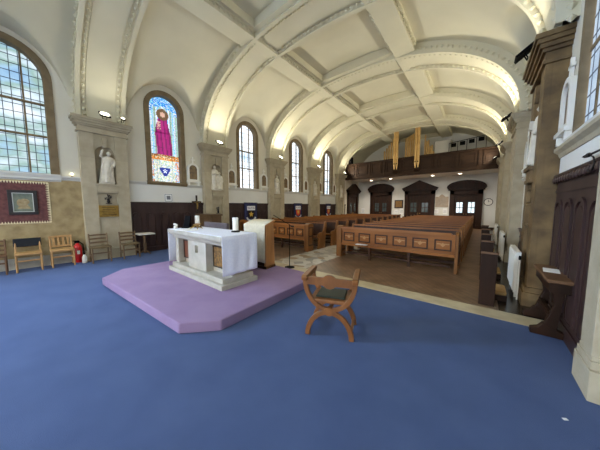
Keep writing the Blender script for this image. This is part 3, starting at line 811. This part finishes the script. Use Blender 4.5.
for i in range(17):
    x = -.345+.66*i/16 
    rows.append([(x, y-.008*math.sin(x*22)*(1 if z < .99 else 0), z+.004-(.05*(i/16) if z < .2 else 0)) for y, z in pth])
m.loft(rows, closed=False, caps=False); m.build('drape', M['cream'], ac, smooth=True, solid=.005)
# microphone stand
ms = thing('microphone_stand', 'thin black microphone stand with boom arm right of the pulpit', 'microphone stand', (-3.83, 4.32, .004))
m = MB(); m.lathe([(.13, 0), (.13, .012), (.03, .025)], 20); m.build('base', M['black'], ms, smooth=True)
m = MB(); m.tube([(0, 0, .02), (0, 0, 1.12)], .011, 8); m.build('pole', M['black'], ms)
m = MB(); m.tube([(.03, .02, 1.08), (0, 0, 1.12), (-.36, -.22, 1.36)], .008, 8); m.build('boom', M['black'], ms)
m = MB(); m.tube([(.03, .02, 1.08), (.10, .06, 1.07)], [.018, .024], 8); m.build('microphone', M['iron'], ms)

# behind the altar
t = thing('wooden_cabinet', 'low brown wooden cupboard at the foot of the second stone pillar', 'cabinet', (-7.98, 4.42, 0.002))
bx(-.5, .55, -.2, .2, .08, 1.24).build('body', M['medwood'], t, bev=.006); bx(-.54, .59, -.24, .23, 1.24, 1.30).build('top', M['medwood'], t, bev=.006); bx(-.52, .57, -.22, .22, 0, .08).build('base', M['medwood'], t)
for s_ in (0, 1):
    d = bx(-.47+.5*s_, 0.0+.5*s_, -.22, -.2, .14, 1.18).build('door', M['medwood'], t)
    mm = MB(); mm.ball((-.04+.1*s_, -.235, .65), .018, 8, 6); mm.build('knob', M['brass'], d)
t = thing('sanctuary_bench', 'mauve grey upholstered bench behind the altar', 'bench', (-5.72, 3.35, .15))
bx(-.55, .6, -.02, .05, .42, 1.0).build('backrest', M['mauve'], t, bev=.015); bx(-.55, .6, .05, .33, .38, .46).build('seat', M['mauve'], t, bev=.015)
for x in (-.5, .52):
    for y in (0, .29): bx(x, x+.04, y-.01, y+.03, 0, .40).build('leg', M['darkwood'], t)
# standing dark crucifix
t = thing('processional_cross', 'dark metal crucifix on a pole by the second stone pillar', 'crucifix', (-8.80, 4.40, .0))
m = MB(); m.lathe([(.16, 0), (.16, .03), (.05, .07), (.025, .12)], 16); m.build('base', M['bronze'], t, smooth=True)
m = MB(); m.tube([(0, 0, .1), (0, 0, 1.35)], .022, 8); m.lathe([(.022, 1.3), (.05, 1.34), (.03, 1.4)], 10); m.build('pole', M['bronze'], t)
m = MB(); m.box(-.025, .025, -.03, .03, 1.38, 2.02); m.box(-.025, .025, -.18, .18, 1.72, 1.79); m.build('cross', M['bronze'], t, bev=.006)
m = MB(); m.tube([(.04, 0, 1.48), (.045, .01, 1.6), (.04, 0, 1.72)], [.02, .03, .035], 8); m.ball((.05, 0, 1.78), .03, 8, 6)
for s_ in (-1, 1): m.tube([(.04, 0, 1.71), (.035, s_*.16, 1.77)], [.014, .010], 6)
m.build('corpus', M['brass'], t, remesh=.008)

# ------------------------------------------------------------------ the curved-frame chair
ch = thing('folding_armchair', 'oak X-framed armchair with green seat pad alone on the blue carpet', 'chair', (-1.375, 2.27, 0), math.radians(21))
ch.scale = (1.06, 1, 1)
def ell(cx, cz, rx, rz, a0, a1, n=18): return [(cx+rx*math.cos(a0+(a1-a0)*i/n), cz+rz*math.sin(a0+(a1-a0)*i/n)) for i in range(n+1)]
for y in (0.0, .40):
    m = MB(); m.band(ell(0, .70, .285, .355, PI, 2*PI), .052, 'y', y-.022, y+.022); m.build('upper_arc', M['chairoak'], ch, bev=.005)
    m = MB(); m.band(ell(0, -.0, .255, .315, PI, 0), .056, 'y', y-.022, y+.022); m.build('leg_arc', M['chairoak'], ch, bev=.005)
    m = MB(); m.prism([(.062*math.cos(2*PI*i/16), .33+.05*math.sin(2*PI*i/16)) for i in range(16)], 'y', y-.03, y+.03); m.build('boss', M['chairoak'], ch)
for s_ in (-1, 1):
    m = MB(); m.prism([(-.06, .70), (.02, .69), (.42, .69), (.47, .70), (.48, .74), (.44, .76), (-.03, .76), (-.07, .745)], 'x', s_*.285-.032, s_*.285+.032); m.build('armrest', M['chairoak'], ch, bev=.008)
    bx(s_*.245-.016, s_*.245+.016, -.0, .4, .05, .09).build('stretcher', M['chairoak'], ch, bev=.004)
bx(-.02, .02, .02, .38, .31, .35).build('pivot_bar', M['chairoak'], ch, bev=.004)
m = MB(); m.prism([(-.27, .645), (-.08, .645)] + [(.085*math.cos(a), .695+.085*math.sin(a)) for a in [PI+.7+(PI-1.4)*i/8 for i in range(9)]] + [(.08, .645), (.27, .645), (.27, .74), (.08, .745)] + [(.085*math.cos(a), .695+.085*math.sin(a)) for a in [.7+(PI-1.4)*i/8 for i in range(9)]] + [(-.08, .745), (-.27, .74)], 'y', -.028, .006)
m.build('back_rail', M['chairoak'], ch, bev=.004)
m = MB(); m.box(-.23, .23, -.01, .41, .425, .465); m.build('seat_frame', M['chairoak'], ch, bev=.008)
m = MB(); m.box(-.17, .17, .05, .36, .465, .49); m.build('seat_pad', M['greenpad'], ch, bev=.014)

# ------------------------------------------------------------------ chairs along the left wall (built facing +x, wall behind at x=0)
def side_chair(label, y, kind, x=-8.97, rz=0):
    # local: seat from x=.08 to .46, width along y .40
    t = thing('side_chair', label, 'chair', (x, y, 0), rz, 'chairs along the left wall')
    wm = {'black': M['lightoak'], 'slat': M['lightoak'], 'ladder': M['greyoak'], 'dark': M['brownoak']}[kind]
    hw = .20
    for s_ in (-1, 1):
        m = MB(); m.tube([(.42, s_*hw, 0), (.42, s_*hw, .42)], .018, 8); m.build('leg', wm, t)
        m = MB(); m.tube([(.07, s_*hw, 0), (.08, s_*hw, .42), (.02, s_*hw, .80)], .018, 8); m.build('back_post', wm, t)
        bx(.08, .42, s_*hw-.01, s_*hw+.01, .18, .21).build('stretcher', wm, t)
    bx(.415, .43, -hw, hw, .26, .29).build('stretcher', wm, t); bx(.07, .085, -hw, hw, .2, .23).build('stretcher', wm, t)
    bx(.05, .46, -hw-.02, hw+.02, .41, .455).build('seat', M['rush'] if kind == 'ladder' else wm, t, bev=.01)
    if kind == 'black':
        bx(.02, .055, -hw-.03, hw+.03, .58, .79).build('back_pad', M['blackpad'], t, bev=.012)
    elif kind == 'slat':
        bx(.01, .04, -hw-.02, hw+.02, .75, .80).build('top_rail', wm, t, bev=.006); bx(.04, .07, -hw, hw, .50, .54).build('lower_rail', wm, t)
        for k in range(4):
            yy = -.135+.09*k; m = MB(); m.prism([(.05, .53), (.065, .53), (.035, .76), (.02, .76)], 'y', yy-.02, yy+.02); m.build('slat', wm, t)
    else:
        for z in (.54, .65, .755):
            m = MB(); P = [(.06-.09*(z-.5)/.3+.015*0, yy) for yy in (-hw, hw)]
            xx = .075-.16*(z-.42)/.4*.35
            m.prism([(-hw, z-.022), (hw, z-.022), (hw, z+.018), (.0, z+.03), (-hw, z+.018)], 'x', xx-.01, xx+.008); m.build('ladder_rail', wm, t)
    return t
side_chair('brown wooden chair at the far left edge, left of the black-backed chair', -.49, 'dark')
side_chair('light oak chair with a black padded back under the wall hanging', .06, 'black')
side_chair('light oak chair with a slatted back beside the red fire extinguisher', .64, 'slat')
side_chair('weathered ladder-back chair at the left of the first stone pillar', 1.38, 'ladder', -8.76)
side_chair('weathered ladder-back chair at the right of the first stone pillar', 2.08, 'ladder', -8.76, )
# fire extinguisher
t = thing('fire_extinguisher', 'red fire extinguisher on the floor by the first stone pillar', 'fire extinguisher', (-8.93, .96, 0))
m = MB(); m.lathe([(.085, 0), (.09, .02), (.09, .42), (.075, .48), (.035, .52), (.03, .55)], 20); m.build('cylinder', M['red'], t, smooth=True)
m = MB(); m.box(-.02, .02, -.06, .05, .55, .60); m.box(-.012, .012, -.09, .04, .60, .62); m.build('handle', M['black'], t, bev=.004)
m = MB(); m.tube([(.0, .05, .57), (.02, .11, .5), (.02, .115, .3), (.02, .11, .18)], .012, 6); m.build('hose', M['black'], t)
m = MB(); m.loft([[(.0915*math.cos(a), .0915*math.sin(a), z) for a in [-.35+.7*i/10 for i in range(11)]] for z in (.24, .34)], closed=False, caps=False); m.build('instruction_label', M['label'], t)
t = thing('white_bottle', 'small white bottle on the carpet between the red fire extinguisher and the first pillar', 'bottle', (-8.66, 1.05, 0))
m = MB(); m.lathe([(.05, 0), (.055, .01), (.055, .17), (.03, .21), (.02, .24)], 14); m.build('body', M['white'], t, smooth=True)
m = MB(); m.lathe([(.022, .24), (.022, .28)], 12); m.build('cap', M['black'], t)
# small side table with white top
t = thing('side_table', 'small table with a white top against the dark wainscot', 'table', (-8.74, 2.55, 0))
m = MB(); m.box(-.24, .26, -.22, .24, .66, .70); m.build('table_top', M['white'], t, bev=.008)
m = MB(); m.lathe([(.05, .04), (.035, .1), (.05, .3), (.03, .5), (.06, .66)], 14); m.build('pedestal', M['greyoak'], t, smooth=True)
for k in range(3):
    a = .5+k*2*PI/3; m = MB(); m.tube([(.03*math.cos(a), .03*math.sin(a), .12), (.12*math.cos(a), .12*math.sin(a), .07), (.2*math.cos(a), .2*math.sin(a), .015)], [.02, .018, .015], 8); m.build('foot', M['greyoak'], t)

# ------------------------------------------------------------------ on the left wall
t = thing('wall_hanging', 'maroon brocade hanging with cream zigzag border under the left window', 'wall hanging', (XL+.03, .05, 1.16))
bx(0, .012, -.46, .46, 0, 1.06).build('brocade', M['maroon'], t)
m = MB(); n = 34
def zz(p0, p1, n):
    for k in range(n):
        a = k/n; b_ = (k+1)/n; c = (a+b_)/2
        P = lambda q, off: (p0[0]+(p1[0]-p0[0])*q+off*(p1[1]-p0[1])/1.0, p0[1]+(p1[1]-p0[1])*q-off*(p1[0]-p0[0])/1.0)
        L_ = math.hypot(p1[0]-p0[0], p1[1]-p0[1]); o = .034/L_
        m.prism([P(a, -o), P(b_, -o), P(c, o)], 'x', .012, .017)
zz((-.46, 1.035), (.46, 1.035), 20); zz((.46, .025), (-.46, .025), 20); zz((.435, 1.06), (.435, 0), 23); zz((-.435, 0), (-.435, 1.06), 23)
m.build('zigzag_border', M['zig'], t)
t = thing('framed_icon', 'framed devotional picture hanging on the maroon brocade', 'picture', (XL+.043, .06, 1.38))
m = MB(); z1 = .62; w = .24
m.box(0, .03, -w, w, 0, .07); m.box(0, .03, -w, w, z1-.07, z1); m.box(0, .03, -w, -w+.07, .07, z1-.07); m.box(0, .03, w-.07, w, .07, z1-.07); m.build('frame', M['frame'], t, bev=.006)
m = MB(); a = w-.07
m.box(0, .022, -a, a, .07, .085); m.box(0, .022, -a, a, z1-.085, z1-.07); m.box(0, .022, -a, -a+.014, .085, z1-.085); m.box(0, .022, a-.014, a, .085, z1-.085); m.build('slip', M['silver'], t)
m = MB(); m.box(0, .012, -a+.014, a-.014, .085, z1-.085); m.m = 1
m.prism([(.02+.085*math.cos(q), .33+.075*math.sin(q)) for q in [2*PI*i/16 for i in range(16)]], 'x', .012, .0135)
m.prism([(-.055+.05*math.cos(q), .30+.09*math.sin(q)) for q in [2*PI*i/16 for i in range(16)]], 'x', .0136, .015)
m.prism([(-.10, .15), (.12, .15), (.06, .27), (-.05, .27)], 'x', .012, .0138)
m.build('painting', [M['paint1'], M['paint2']], t)
t = bx(0, .012, -.13, .13, 0, .27).build('dado_notice', M['paper']); t.location = (XL+.02, 3.48, 1.745); t.scale = (1, 1.1, 1.15); tag(t, 'small pale framed card standing on the wainscot under the stained glass window', 'card')
m = MB(); m.box(.012, .016, -.115, .115, .015, .03); m.box(.012, .016, -.115, .115, .24, .255); m.box(.012, .016, -.115, -.1, .03, .24); m.box(.012, .016, .1, .115, .03, .24); m.box(.012, .016, -.06, .06, .08, .2)
m.build('card_border', M['greyink'], t)
t = thing('sill_lamp', 'tiny glowing lamp on the sill course beside the first stone pillar', 'lamp', (XL+.05, .98, 2.43))
m = MB(); m.lathe([(.03, 0), (.03, .03), (.02, .04)], 10); m.build('holder', M['brass'], t)
m = MB(); m.ball((0, 0, .06), .028, 8, 6); m.build('bulb', M['lens'], t, smooth=True)

# statues ---------------------------------------------------------------------
def figure(m, h, ox, oy, turn=0., lean=0., seed=0, arms='fold', yoff=0.):
    """one draped standing figure, facing local +x; h = height"""
    rr = random.Random(seed); k = h/1.0
    prof = [(.0, .14, .175), (.06, .13, .17), (.25, .12, .155), (.45, .11, .15), (.58, .10, .14), (.70, .09, .14), (.79, .075, .14), (.83, .05, .10), (.855, .03, .036), (.88, .028, .03)]
    rings = []
    for z, rx, ry in prof:
        ring = []
        for i in range(28):
            a = 2*PI*i/28; f = 1.12+(.12*math.sin(7*a+seed)+.07*math.sin(11*a+seed*2+z*3))*(1 if z < .7 else .2)*(.5+.6*(1-z))
            ring.append((ox+rx*k*f*math.cos(a)+lean*.02*z, oy+ry*k*f*math.sin(a)+lean*.16*z*z*k, z*k))
        rings.append(ring)
    m.loft(rings)
    tx, ty = ox+lean*.02, oy+lean*.14*k
    m.ball((tx+.015*k, ty, .935*k), (.058*k, .05*k, .068*k), 14, 10)
    m.ball((tx-.01*k, ty, .95*k), (.06*k, .058*k, .066*k), 12, 8)                       # hair or veil
    m.tube([(tx+.068*k, ty, .945*k), (tx+.08*k, ty, .925*k)], [.008*k, .012*k], 6)       # nose
    sh = .78*k
    def arm(pts, s_): m.tube([(ox+p[0]*k, oy+p[1]*k+lean*.12*k, p[2]*k) for p in pts], [.045*k, .04*k, .034*k, .022*k][:len(pts)], 8)
    if arms == 'fold':
        for s_ in (-1, 1): arm([(0, s_*.115, .78), (.05, s_*.14, .62), (.12, s_*.04, .63), (.14, s_*.0, .67)], s_)
    elif arms == 'raise':
        arm([(0, -.12, .79), (.06, -.20, .84), (.09, -.17, .98), (.09, -.14, 1.04)], -1); arm([(0, .115, .78), (.06, .14, .62), (.12, .10, .55), (.13, .1, .5)], 1)
        m.tube([(ox+.10*k, oy-.02, .02), (ox+.12*k, oy+.11*k, .5*k)], .02*k, 6)
    elif arms == 'down':
        for s_ in (-1, 1): arm([(0, s_*.12, .78), (.03, s_*.16, .6), (.08, s_*.15, .47), (.1, s_*.14, .43)], s_)
    elif arms == 'book':
        arm([(0, -.115, .78), (.05, -.15, .62), (.12, -.06, .62), (.14, -.02, .64)], -1); arm([(0, .115, .78), (.03, .16, .6), (.1, .14, .52), (.12, .13, .5)], 1)
        m.box(ox+.11*k, ox+.15*k, oy-.06*k, oy+.05*k, .6*k, .74*k)
def statue(label, loc, rz, figs, base=True):
    t = thing('statue', label, 'statue', loc, rz, 'statues in the pillar niches')
    m = MB(); m.box(-.11, .10, -.17, .17, 0, .04); m.build('base', M['stwhite'], t, bev=.006)
    m = MB(); m.X = Matrix.Translation((0, 0, .035))
    for f in figs: figure(m, **f)
    m.build('figure', M['stwhite'], t, remesh=.011)
    return t
SX = -8.90
statue('white statue raising one arm in the niche of the first left pillar', (SX, PILY[0], 2.26), 0, [dict(h=.93, ox=0, oy=.02, lean=.55, seed=2, arms='raise')])
statue('white statue pair of an adult with a child in the second left pillar niche', (SX, PILY[1], 2.26), 0, [dict(h=1.0, ox=-.01, oy=-.075, seed=4, arms='fold'), dict(h=.74, ox=.04, oy=.125, seed=5, arms='down')])
statue('white statue with hands joined in the niche of the third left pillar', (SX, PILY[2], 2.26), 0, [dict(h=.97, ox=0, oy=0, seed=6, arms='fold')])
statue('white statue holding a book in the niche of the fourth left pillar', (SX, PILY[3], 2.26), 0, [dict(h=.97, ox=0, oy=0, seed=8, arms='book')])
statue('white statue in the niche of the fifth left pillar beside the gallery', (SX, PILY[4], 2.26), 0, [dict(h=.97, ox=0, oy=0, seed=9, arms='down')])
statue('white statue in the niche of the large brown pillar on the right', (.715, RPY[0], 2.26), PI, [dict(h=1.0, ox=0, oy=0, seed=11, arms='book')])
# plaques and flowers on pillars
def bracket_flowers(y, z, label, stand=0):
    t = thing('flower_bracket', label, 'flower holder', (-8.85-.04, y, z), 0)
    bx(0, .12, -.07, .07, 0, .02).build('shelf', M['iron'], t)
    m = MB(); m.lathe([(.02, .02), (.045, .06), (.03, .12), (.04, .14)], 12, (.06, 0)); m.build('vase', M['iron'], t, smooth=True)
    m = MB(); rr = random.Random(int(y*10))
    for k in range(16):
        a = rr.uniform(0, 2*PI); r = rr.uniform(0, .09); zz_ = .14+rr.uniform(0, .13)
        m.tube([(.06, 0, .12), (.06+.3*r*math.cos(a), r*math.sin(a), zz_)], .004, 4); m.ball((.065+.3*r*math.cos(a), r*math.sin(a), zz_), .018, 6, 5)
    m.build('bouquet', M['flower'], t, smooth=True)
bracket_flowers(PILY[0], 1.665, 'dark flowers in a small holder above the brass plate on the first pillar')
bracket_flowers(PILY[1], 1.28, 'dark flowers in a small iron holder on the second left pillar')
t = thing('brass_plate', 'engraved brass memorial plate low on the first left pillar', 'plaque', (-8.85, PILY[0], 1.27))
bx(-.05, .016, -.235, .235, 0, .35).build('plate', M['brass'], t, bev=.004)
m = MB()
for k in range(5): m.box(.016, .018, -.17+.02*(k % 2), .17-.03*(k % 3), .06+.055*k, .072+.055*k)
m.build('engraved_line', M['bronze'], t)

# stations of the cross
def station(x, y, z, side, label):
    t = thing('station_picture', label, 'picture', (x, y, z), 0 if side > 0 else PI, 'small arched pictures along the walls')
    m = MB(); hw = .23
    o = arch(0, hw, 0.06, .52, 12); i = arch(0, hw-.07, .12, .52, 12)
    m.loft([[(0, a[0], a[1]), (.07, a[0], a[1]), (.07, b_[0], b_[1]), (0, b_[0], b_[1])] for a, b_ in zip(o, i)], loop=True)
    m.box(0, .1, -hw-.04, hw+.04, 0, .06); m.box(0, .08, -hw, -hw+.07, -.12, 0); m.box(0, .08, hw-.07, hw, -.12, 0)
    m.build('frame', M['white'], t, bev=.005)
    m = MB(); m.prism(arch(0, hw-.065, .10, .52, 12), 'x', 0.0, .03); m.build('painting', M['station'], t)
    m = MB(); m.box(.01, .05, -.02, .02, .74, 1.0); m.box(.01, .05, -.08, .08, .87, .91); m.build('cross', M['white'], t)
    return t
LABS = ['small arched picture in a white frame between the stained glass window and the second pillar', 'small arched picture just right of the second left pillar',
        'small arched picture just left of the third left pillar', 'small arched picture just right of the third left pillar',
        'small arched picture just left of the fourth left pillar', 'small arched picture just right of the fourth left pillar', 'small arched picture just left of the fifth left pillar']
for y, lab in zip((4.44, 6.22, 8.2, 9.9, 11.86, 13.55, 15.5), LABS): station(XL, y, 2.54, 1, lab)
station(XR, 4.78, 2.58, -1, 'white framed arched picture on the right wall between brown pillar and window')
for y, lab in ((6.6, 'white framed arched picture on the right wall just beyond the brown pillar'), (8.3, 'white framed arched picture on the right wall before the second right pillar')): station(XR, y, 2.5, -1, lab)

# banners on the wainscot
def banner(y, w, h, label, design):
    t = thing('banner', label, 'banner', (XL+.10, y, 1.76-h), 0, 'navy banners on the wainscot')
    m = MB(); rows = []
    for i in range(13):
        u = -w/2+w*i/12
        rows.append([(.01+.012*math.sin(u*14), u, h*k/8) for k in range(9)])
    m.loft(rows, closed=False, caps=False); m.build('cloth', M['navy'], t, smooth=True, solid=.005)
    m = MB(); m.tube([(.01, -w/2-.03, h), (.01, w/2+.03, h)], .012, 8); m.build('pole', M['darkwood'], t)
    f = .03
    m = MB(); m.box(f, f+.004, -.25, .25, h*.62, h*.84); m.build('title_box', M['bwhite'], t)
    m = MB()
    for k in range(3):
        c = -.15+.15*k; m.band([(c-.055, h*.79), (c-.02, h*.68), (c+.02, h*.79), (c+.055, h*.68)] if k != 1 else [(c-.05, h*.68), (c, h*.79), (c+.05, h*.68)], .024, 'x', f+.004, f+.007)
    m.build('lettering', M['navy'], t)
    m = MB(); m.prism([(-.2, h*.6), (-.2, h*.36), (-.12, h*.26), (0, h*.2), (.12, h*.26), (.2, h*.36), (.2, h*.6)], 'x', f, f+.005); m.build('shield', M['bblack'] if design == 'star' else M['bred'], t)
    m = MB()
    if design == 'star': m.prism([((.15 if i % 2 == 0 else .07)*math.sin(PI*i/5), h*.42+(.15 if i % 2 == 0 else .07)*math.cos(PI*i/5)) for i in range(10)], 'x', f+.005, f+.009)
    else: m.prism([(-.1, h*.55), (.1, h*.55), (.08, h*.4), (0, h*.33), (-.08, h*.4)], 'x', f+.005, f+.009)
    m.build('emblem', M['byellow'], t)
    m = MB(); P = [(.27*math.cos(a), h*.30+.2*math.sin(a)) for a in [PI+.15+(PI-.3)*i/14 for i in range(15)]]
    m.band(P, .085, 'x', f+.001, f+.006); m.build('scroll', M['bwhite'], t)
banner(7.24, .80, .98, 'navy banner with a gold star on a dark shield, hung on the wainscot', 'star')
banner(10.95, .80, .98, 'navy banner with a red shield, hung on the wainscot', 'red')
banner(14.55, .74, .98, 'navy banner on the wainscot furthest down the left wall, beyond the red-shield one', 'white')

# ------------------------------------------------------------------ right side
tb = thing('trestle_table', 'dark wooden trestle table against the right wall by the stone pier', 'table', (.725, 4.30, .0))
bx(-.085, .145, -.50, .42, .71, .75).build('table_top', M['brownoak'], tb, bev=.008)
bx(-.055, .13, -.46, .39, .59, .71).build('apron', M['darkwood'], tb)
for y in (-.30, .30):
    m = MB(); m.prism([(-.17, 0), (.13, 0), (.13, .07), (.06, .10), (-.06, .16), (-.10, .10), (-.17, .07)], 'y', y-.04, y+.04); m.build('foot', M['darkwood'], tb, bev=.008)
    m = MB(); m.prism([(-.06, .12), (.06, .10), (.10, .64), (-.02, .64), (.02, .40)], 'y', y-.035, y+.035); m.build('upright', M['darkwood'], tb, bev=.006)
bx(-.02, .02, -.30, .30, .24, .30).build('stretcher', M['darkwood'], tb)
t = bx(-.075, .075, -.13, .13, 0, .004).build('paper_sheet', M['paper']); t.location = (.755, 4.34, .751); t.rotation_euler = (0, 0, -.12)
tag(t, 'white sheet of paper on the trestle table', 'paper')
t = bx(-.016, .016, -.01, .01, 0, .002).build('paper_scrap', M['paper']); t.location = (.572, 2.47, .001); t.rotation_euler = (0, 0, .6)
tag(t, 'small white paper scrap on the blue carpet near the stone pier', 'paper')
# prayer desks and kneelers
DY = [4.62, 6.15, 7.7, 9.3, 11.0]
dn = ['front', 'second', 'third', 'fourth', 'rearmost']
d0 = None
for k, y in enumerate(DY):
    lab = 'dark wooden prayer desk, %s of the row along the right wall' % dn[k]
    if d0 is None:
        d0 = thing('prayer_desk', lab, 'prayer desk', (.135, y, 0.002), 0, 'prayer desks along the right wall')
        bx(-.10, .10, 0, .04, 0, .84).build('front_panel', M['darkwood'], d0, bev=.005)
        m = MB(); m.prism([(-.03, .84), (.34, .78), (.34, .81), (-.03, .875)], 'x', -.11, .11); m.build('sloping_top', M['brownoak'], d0, bev=.004)
        m = MB(); m.prism([(.04, 0), (.32, 0), (.30, .785), (.04, .83)], 'x', -.10, -.07); m.build('side_panel', M['darkwood'], d0)
        m = MB(); m.prism([(.04, 0), (.32, 0), (.30, .785), (.04, .83)], 'x', .07, .10); m.build('side_panel', M['darkwood'], d0)
        bx(-.07, .07, .04, .3, .5, .52).build('shelf', M['darkwood'], d0)
    else: dup(d0, (.135, y, 0.002), lab)
k0 = None
for k, y in enumerate(DY[:4]):
    lab = 'tan kneeling cushion on the floor behind the %s prayer desk' % dn[k]
    if k0 is None:
        k0 = thing('kneeler', lab, 'kneeler', (.30, y+.56, .002), 0, 'kneelers along the right wall')
        bx(-.12, .105, -.20, .30, 0, .09).build('base', M['darkwood'], k0, bev=.005)
        bx(-.115, .10, -.19, .29, .09, .16).build('cushion', M['tancush'], k0, bev=.025)
    else: dup(k0, (.30, y+.56, .002), lab)
# radiators
r0 = None
for y, lab in ((5.78, 'white panel radiator in front of the large brown right pillar'), (9.25, 'white panel radiator in front of the second right pillar'), (12.85, 'white panel radiator in front of the third right pillar')):
    if r0 is None:
        r0 = thing('radiator', lab, 'radiator', (.495, y, 0.002), 0, 'radiators along the right wall')
        m = MB(); m.box(0, .04, -.5, .5, .10, .80)
        for q in range(15): m.box(-.012, 0, -.465+.064*q, -.43+.064*q, .13, .77)
        m.build('panel', M['white'], r0, bev=.004)
        bx(.045, .07, -.5, .5, .10, .80).build('rear_panel', M['white'], r0, bev=.004)
        bx(0.0, .07, -.505, .505, .80, .81).build('grille', M['white'], r0)
        m = MB(); m.tube([(.05, -.54, 0), (.05, -.54, .7), (.05, -.5, .7)], .012, 8); m.build('pipe', M['white'], r0)
        m = MB(); m.lathe([(.014, .69), (.018, .72), (.014, .76)], 10, (.05, -.54)); m.build('valve', M['black'], r0)
        for q in (-.4, .4): bx(.02, .06, q-.015, q+.015, 0, .12).build('foot', M['white'], r0)
    else: dup(r0, (.495, y, 0.002), lab)
# wrought-iron bracket on the pier
t = thing('iron_bracket', 'black wrought iron scroll bracket on the stone pier at right', 'bracket', (.80, 3.15, 2.10))
m = MB(); m.tube([(0, 0, 0), (-.01, .50, .0)], .010, 8); m.ball((-.01, .40, .0), (.02, .07, .022), 8, 6); m.tube([(-.01, .48, 0), (-.01, .58, .01)], [.016, .004], 6); m.build('arm', M['iron'], t)
m = MB(); m.tube([(0, .36+.11*math.cos(a)*(1-.05*a), -.10+.09*math.sin(a)*(1-.05*a)) for a in [PI/2+.35*i for i in range(14)]], .007, 6); m.build('scroll', M['iron'], t)
bx(-.01, .02, -.0, .012, -.08, .08).build('wall_plate', M['iron'], t)

# ------------------------------------------------------------------ lamps on the capitals
def flood(side, x, y, label, big=True, energy=45):
    t = thing('uplighter', label, 'floodlight', (x, y, 4.10), 0, 'floodlights on the capitals')
    k = 1. if big else .45
    Rm = Matrix.Rotation(side*math.radians(36), 4, 'Y'); Tm = Matrix.Translation((0, 0, .12))
    m = MB(); m.X = Tm @ Rm; m.box(-.13*k, .13*k, -.12*k, .12*k, -.03, .01); m.build('housing', M['black'], t)
    m = MB(); m.X = Tm @ Rm @ Matrix.Diagonal((.115*k, .105*k, 1, 1)); m.lathe([(1, .01), (.95, .016), (.5, .02), (.001, .021)], 20); m.build('lens', M['lens'], t)
    m = MB(); m.tube([(0, -.05*k, .11), (-side*.05, -.05*k, .004), (-side*.05, .05*k, .004), (0, .05*k, .11)], .01, 6); m.build('bracket', M['black'], t)
    if energy:
        ld = bpy.data.lights.new('uplight', 'AREA'); ld.shape = 'RECTANGLE'; ld.size = .3; ld.size_y = .16; ld.energy = energy; ld.color = (1, .95, .80)
        lo = bpy.data.objects.new('uplight', ld); COL.objects.link(lo); lo.parent = t
        n = (Rm @ Vector((0, 0, 1, 0))).xyz if False else Vector((side*math.sin(math.radians(55)), 0, math.cos(math.radians(55))))
        lo.location = Vector((0, 0, .12))+n*.035; lo.rotation_euler = (-n).to_track_quat('Z', 'Y').to_euler()
nm = ['first', 'second', 'third', 'fourth', 'fifth']
EN = 47
for k, y in enumerate(PILY):
    flood(1, -8.58 if k else -8.56, y, 'glowing floodlight on the capital of the %s left pillar' % nm[k], True, (6, 30, EN, EN, 24)[k])
flood(1, -8.56, PILY[0]+.42, 'small floodlight beside the bigger one on the first left capital', False, 3)
for k, y in enumerate(RPY):
    flood(-1, .42, y, 'black backed floodlight on the capital of the %s right pillar' % ['large brown', 'second', 'third', 'fourth'][k], True, (16, EN, EN, 18)[k])
ld = bpy.data.lights.new('added_carpet_spot', 'SPOT'); ld.energy = 420; ld.spot_size = 1.3; ld.spot_blend = 1.0; ld.color = (.66, .82, 1); ld.shadow_soft_size = .06  # added cool fill spot, brightens the carpet at left
lo = bpy.data.objects.new('added_carpet_spot', ld); COL.objects.link(lo); lo.location = (-8.33, 2.14, 4.3)
lo.rotation_euler = (Vector((-6.2, -.6, 0))-Vector((-8.33, 2.14, 4.3))).to_track_quat('-Z', 'Y').to_euler()
# spot lamps for the downlights under the gallery
for x, y, lab in DL:
    ld = bpy.data.lights.new('downlight_lamp', 'SPOT'); ld.energy = 130; ld.spot_size = 2.3; ld.spot_blend = 1.0; ld.color = (1, .92, .8); ld.shadow_soft_size = .1
    lo = bpy.data.objects.new('downlight_lamp', ld); COL.objects.link(lo); lo.location = (x, y-.5, 3.72)

# ------------------------------------------------------------------ sky fill let in where the rear wall is left out, behind the camera
w = bpy.data.worlds.new('World'); SC.world = w; w.use_nodes = True
bg = w.node_tree.nodes['Background']; wn = w.node_tree
tcw = wn.nodes.new('ShaderNodeTexCoord'); sx = wn.nodes.new('ShaderNodeSeparateXYZ'); rw = wn.nodes.new('ShaderNodeValToRGB')
wn.links.new(tcw.outputs['Generated'], sx.inputs[0]); mr = wn.nodes.new('ShaderNodeMapRange'); mr.inputs['From Min'].default_value = -1; wn.links.new(sx.outputs['Z'], mr.inputs['Value'])
wn.links.new(mr.outputs[0], rw.inputs['Fac']); wn.links.new(rw.outputs['Color'], bg.inputs['Color'])
rw.color_ramp.elements[0].position = .46; rw.color_ramp.elements[0].color = (.16, .16, .15, 1); rw.color_ramp.elements[1].position = .54; rw.color_ramp.elements[1].color = (.93, .95, .97, 1)
bg.inputs['Strength'].default_value = 2.4

# ------------------------------------------------------------------ camera
cd = bpy.data.cameras.new('Camera'); cam = bpy.data.objects.new('Camera', cd); COL.objects.link(cam)
cd.sensor_fit = 'HORIZONTAL'; cd.sensor_width = 36; cd.lens = 13.5; cd.clip_start = .05; cd.clip_end = 200
cam.location = (0, 0, 1.6)
cam.rotation_euler = (PI/2-math.radians(4.827), 0, math.radians(38.87))
SC.camera = cam
vs = SC.view_settings; vs.view_transform = 'Standard'; vs.look = 'None'; vs.gamma = 1; vs.use_curve_mapping = False; vs.exposure = 1.03
SC.cycles.use_denoising = True
SC.cycles.max_bounces = 8; SC.cycles.diffuse_bounces = 6
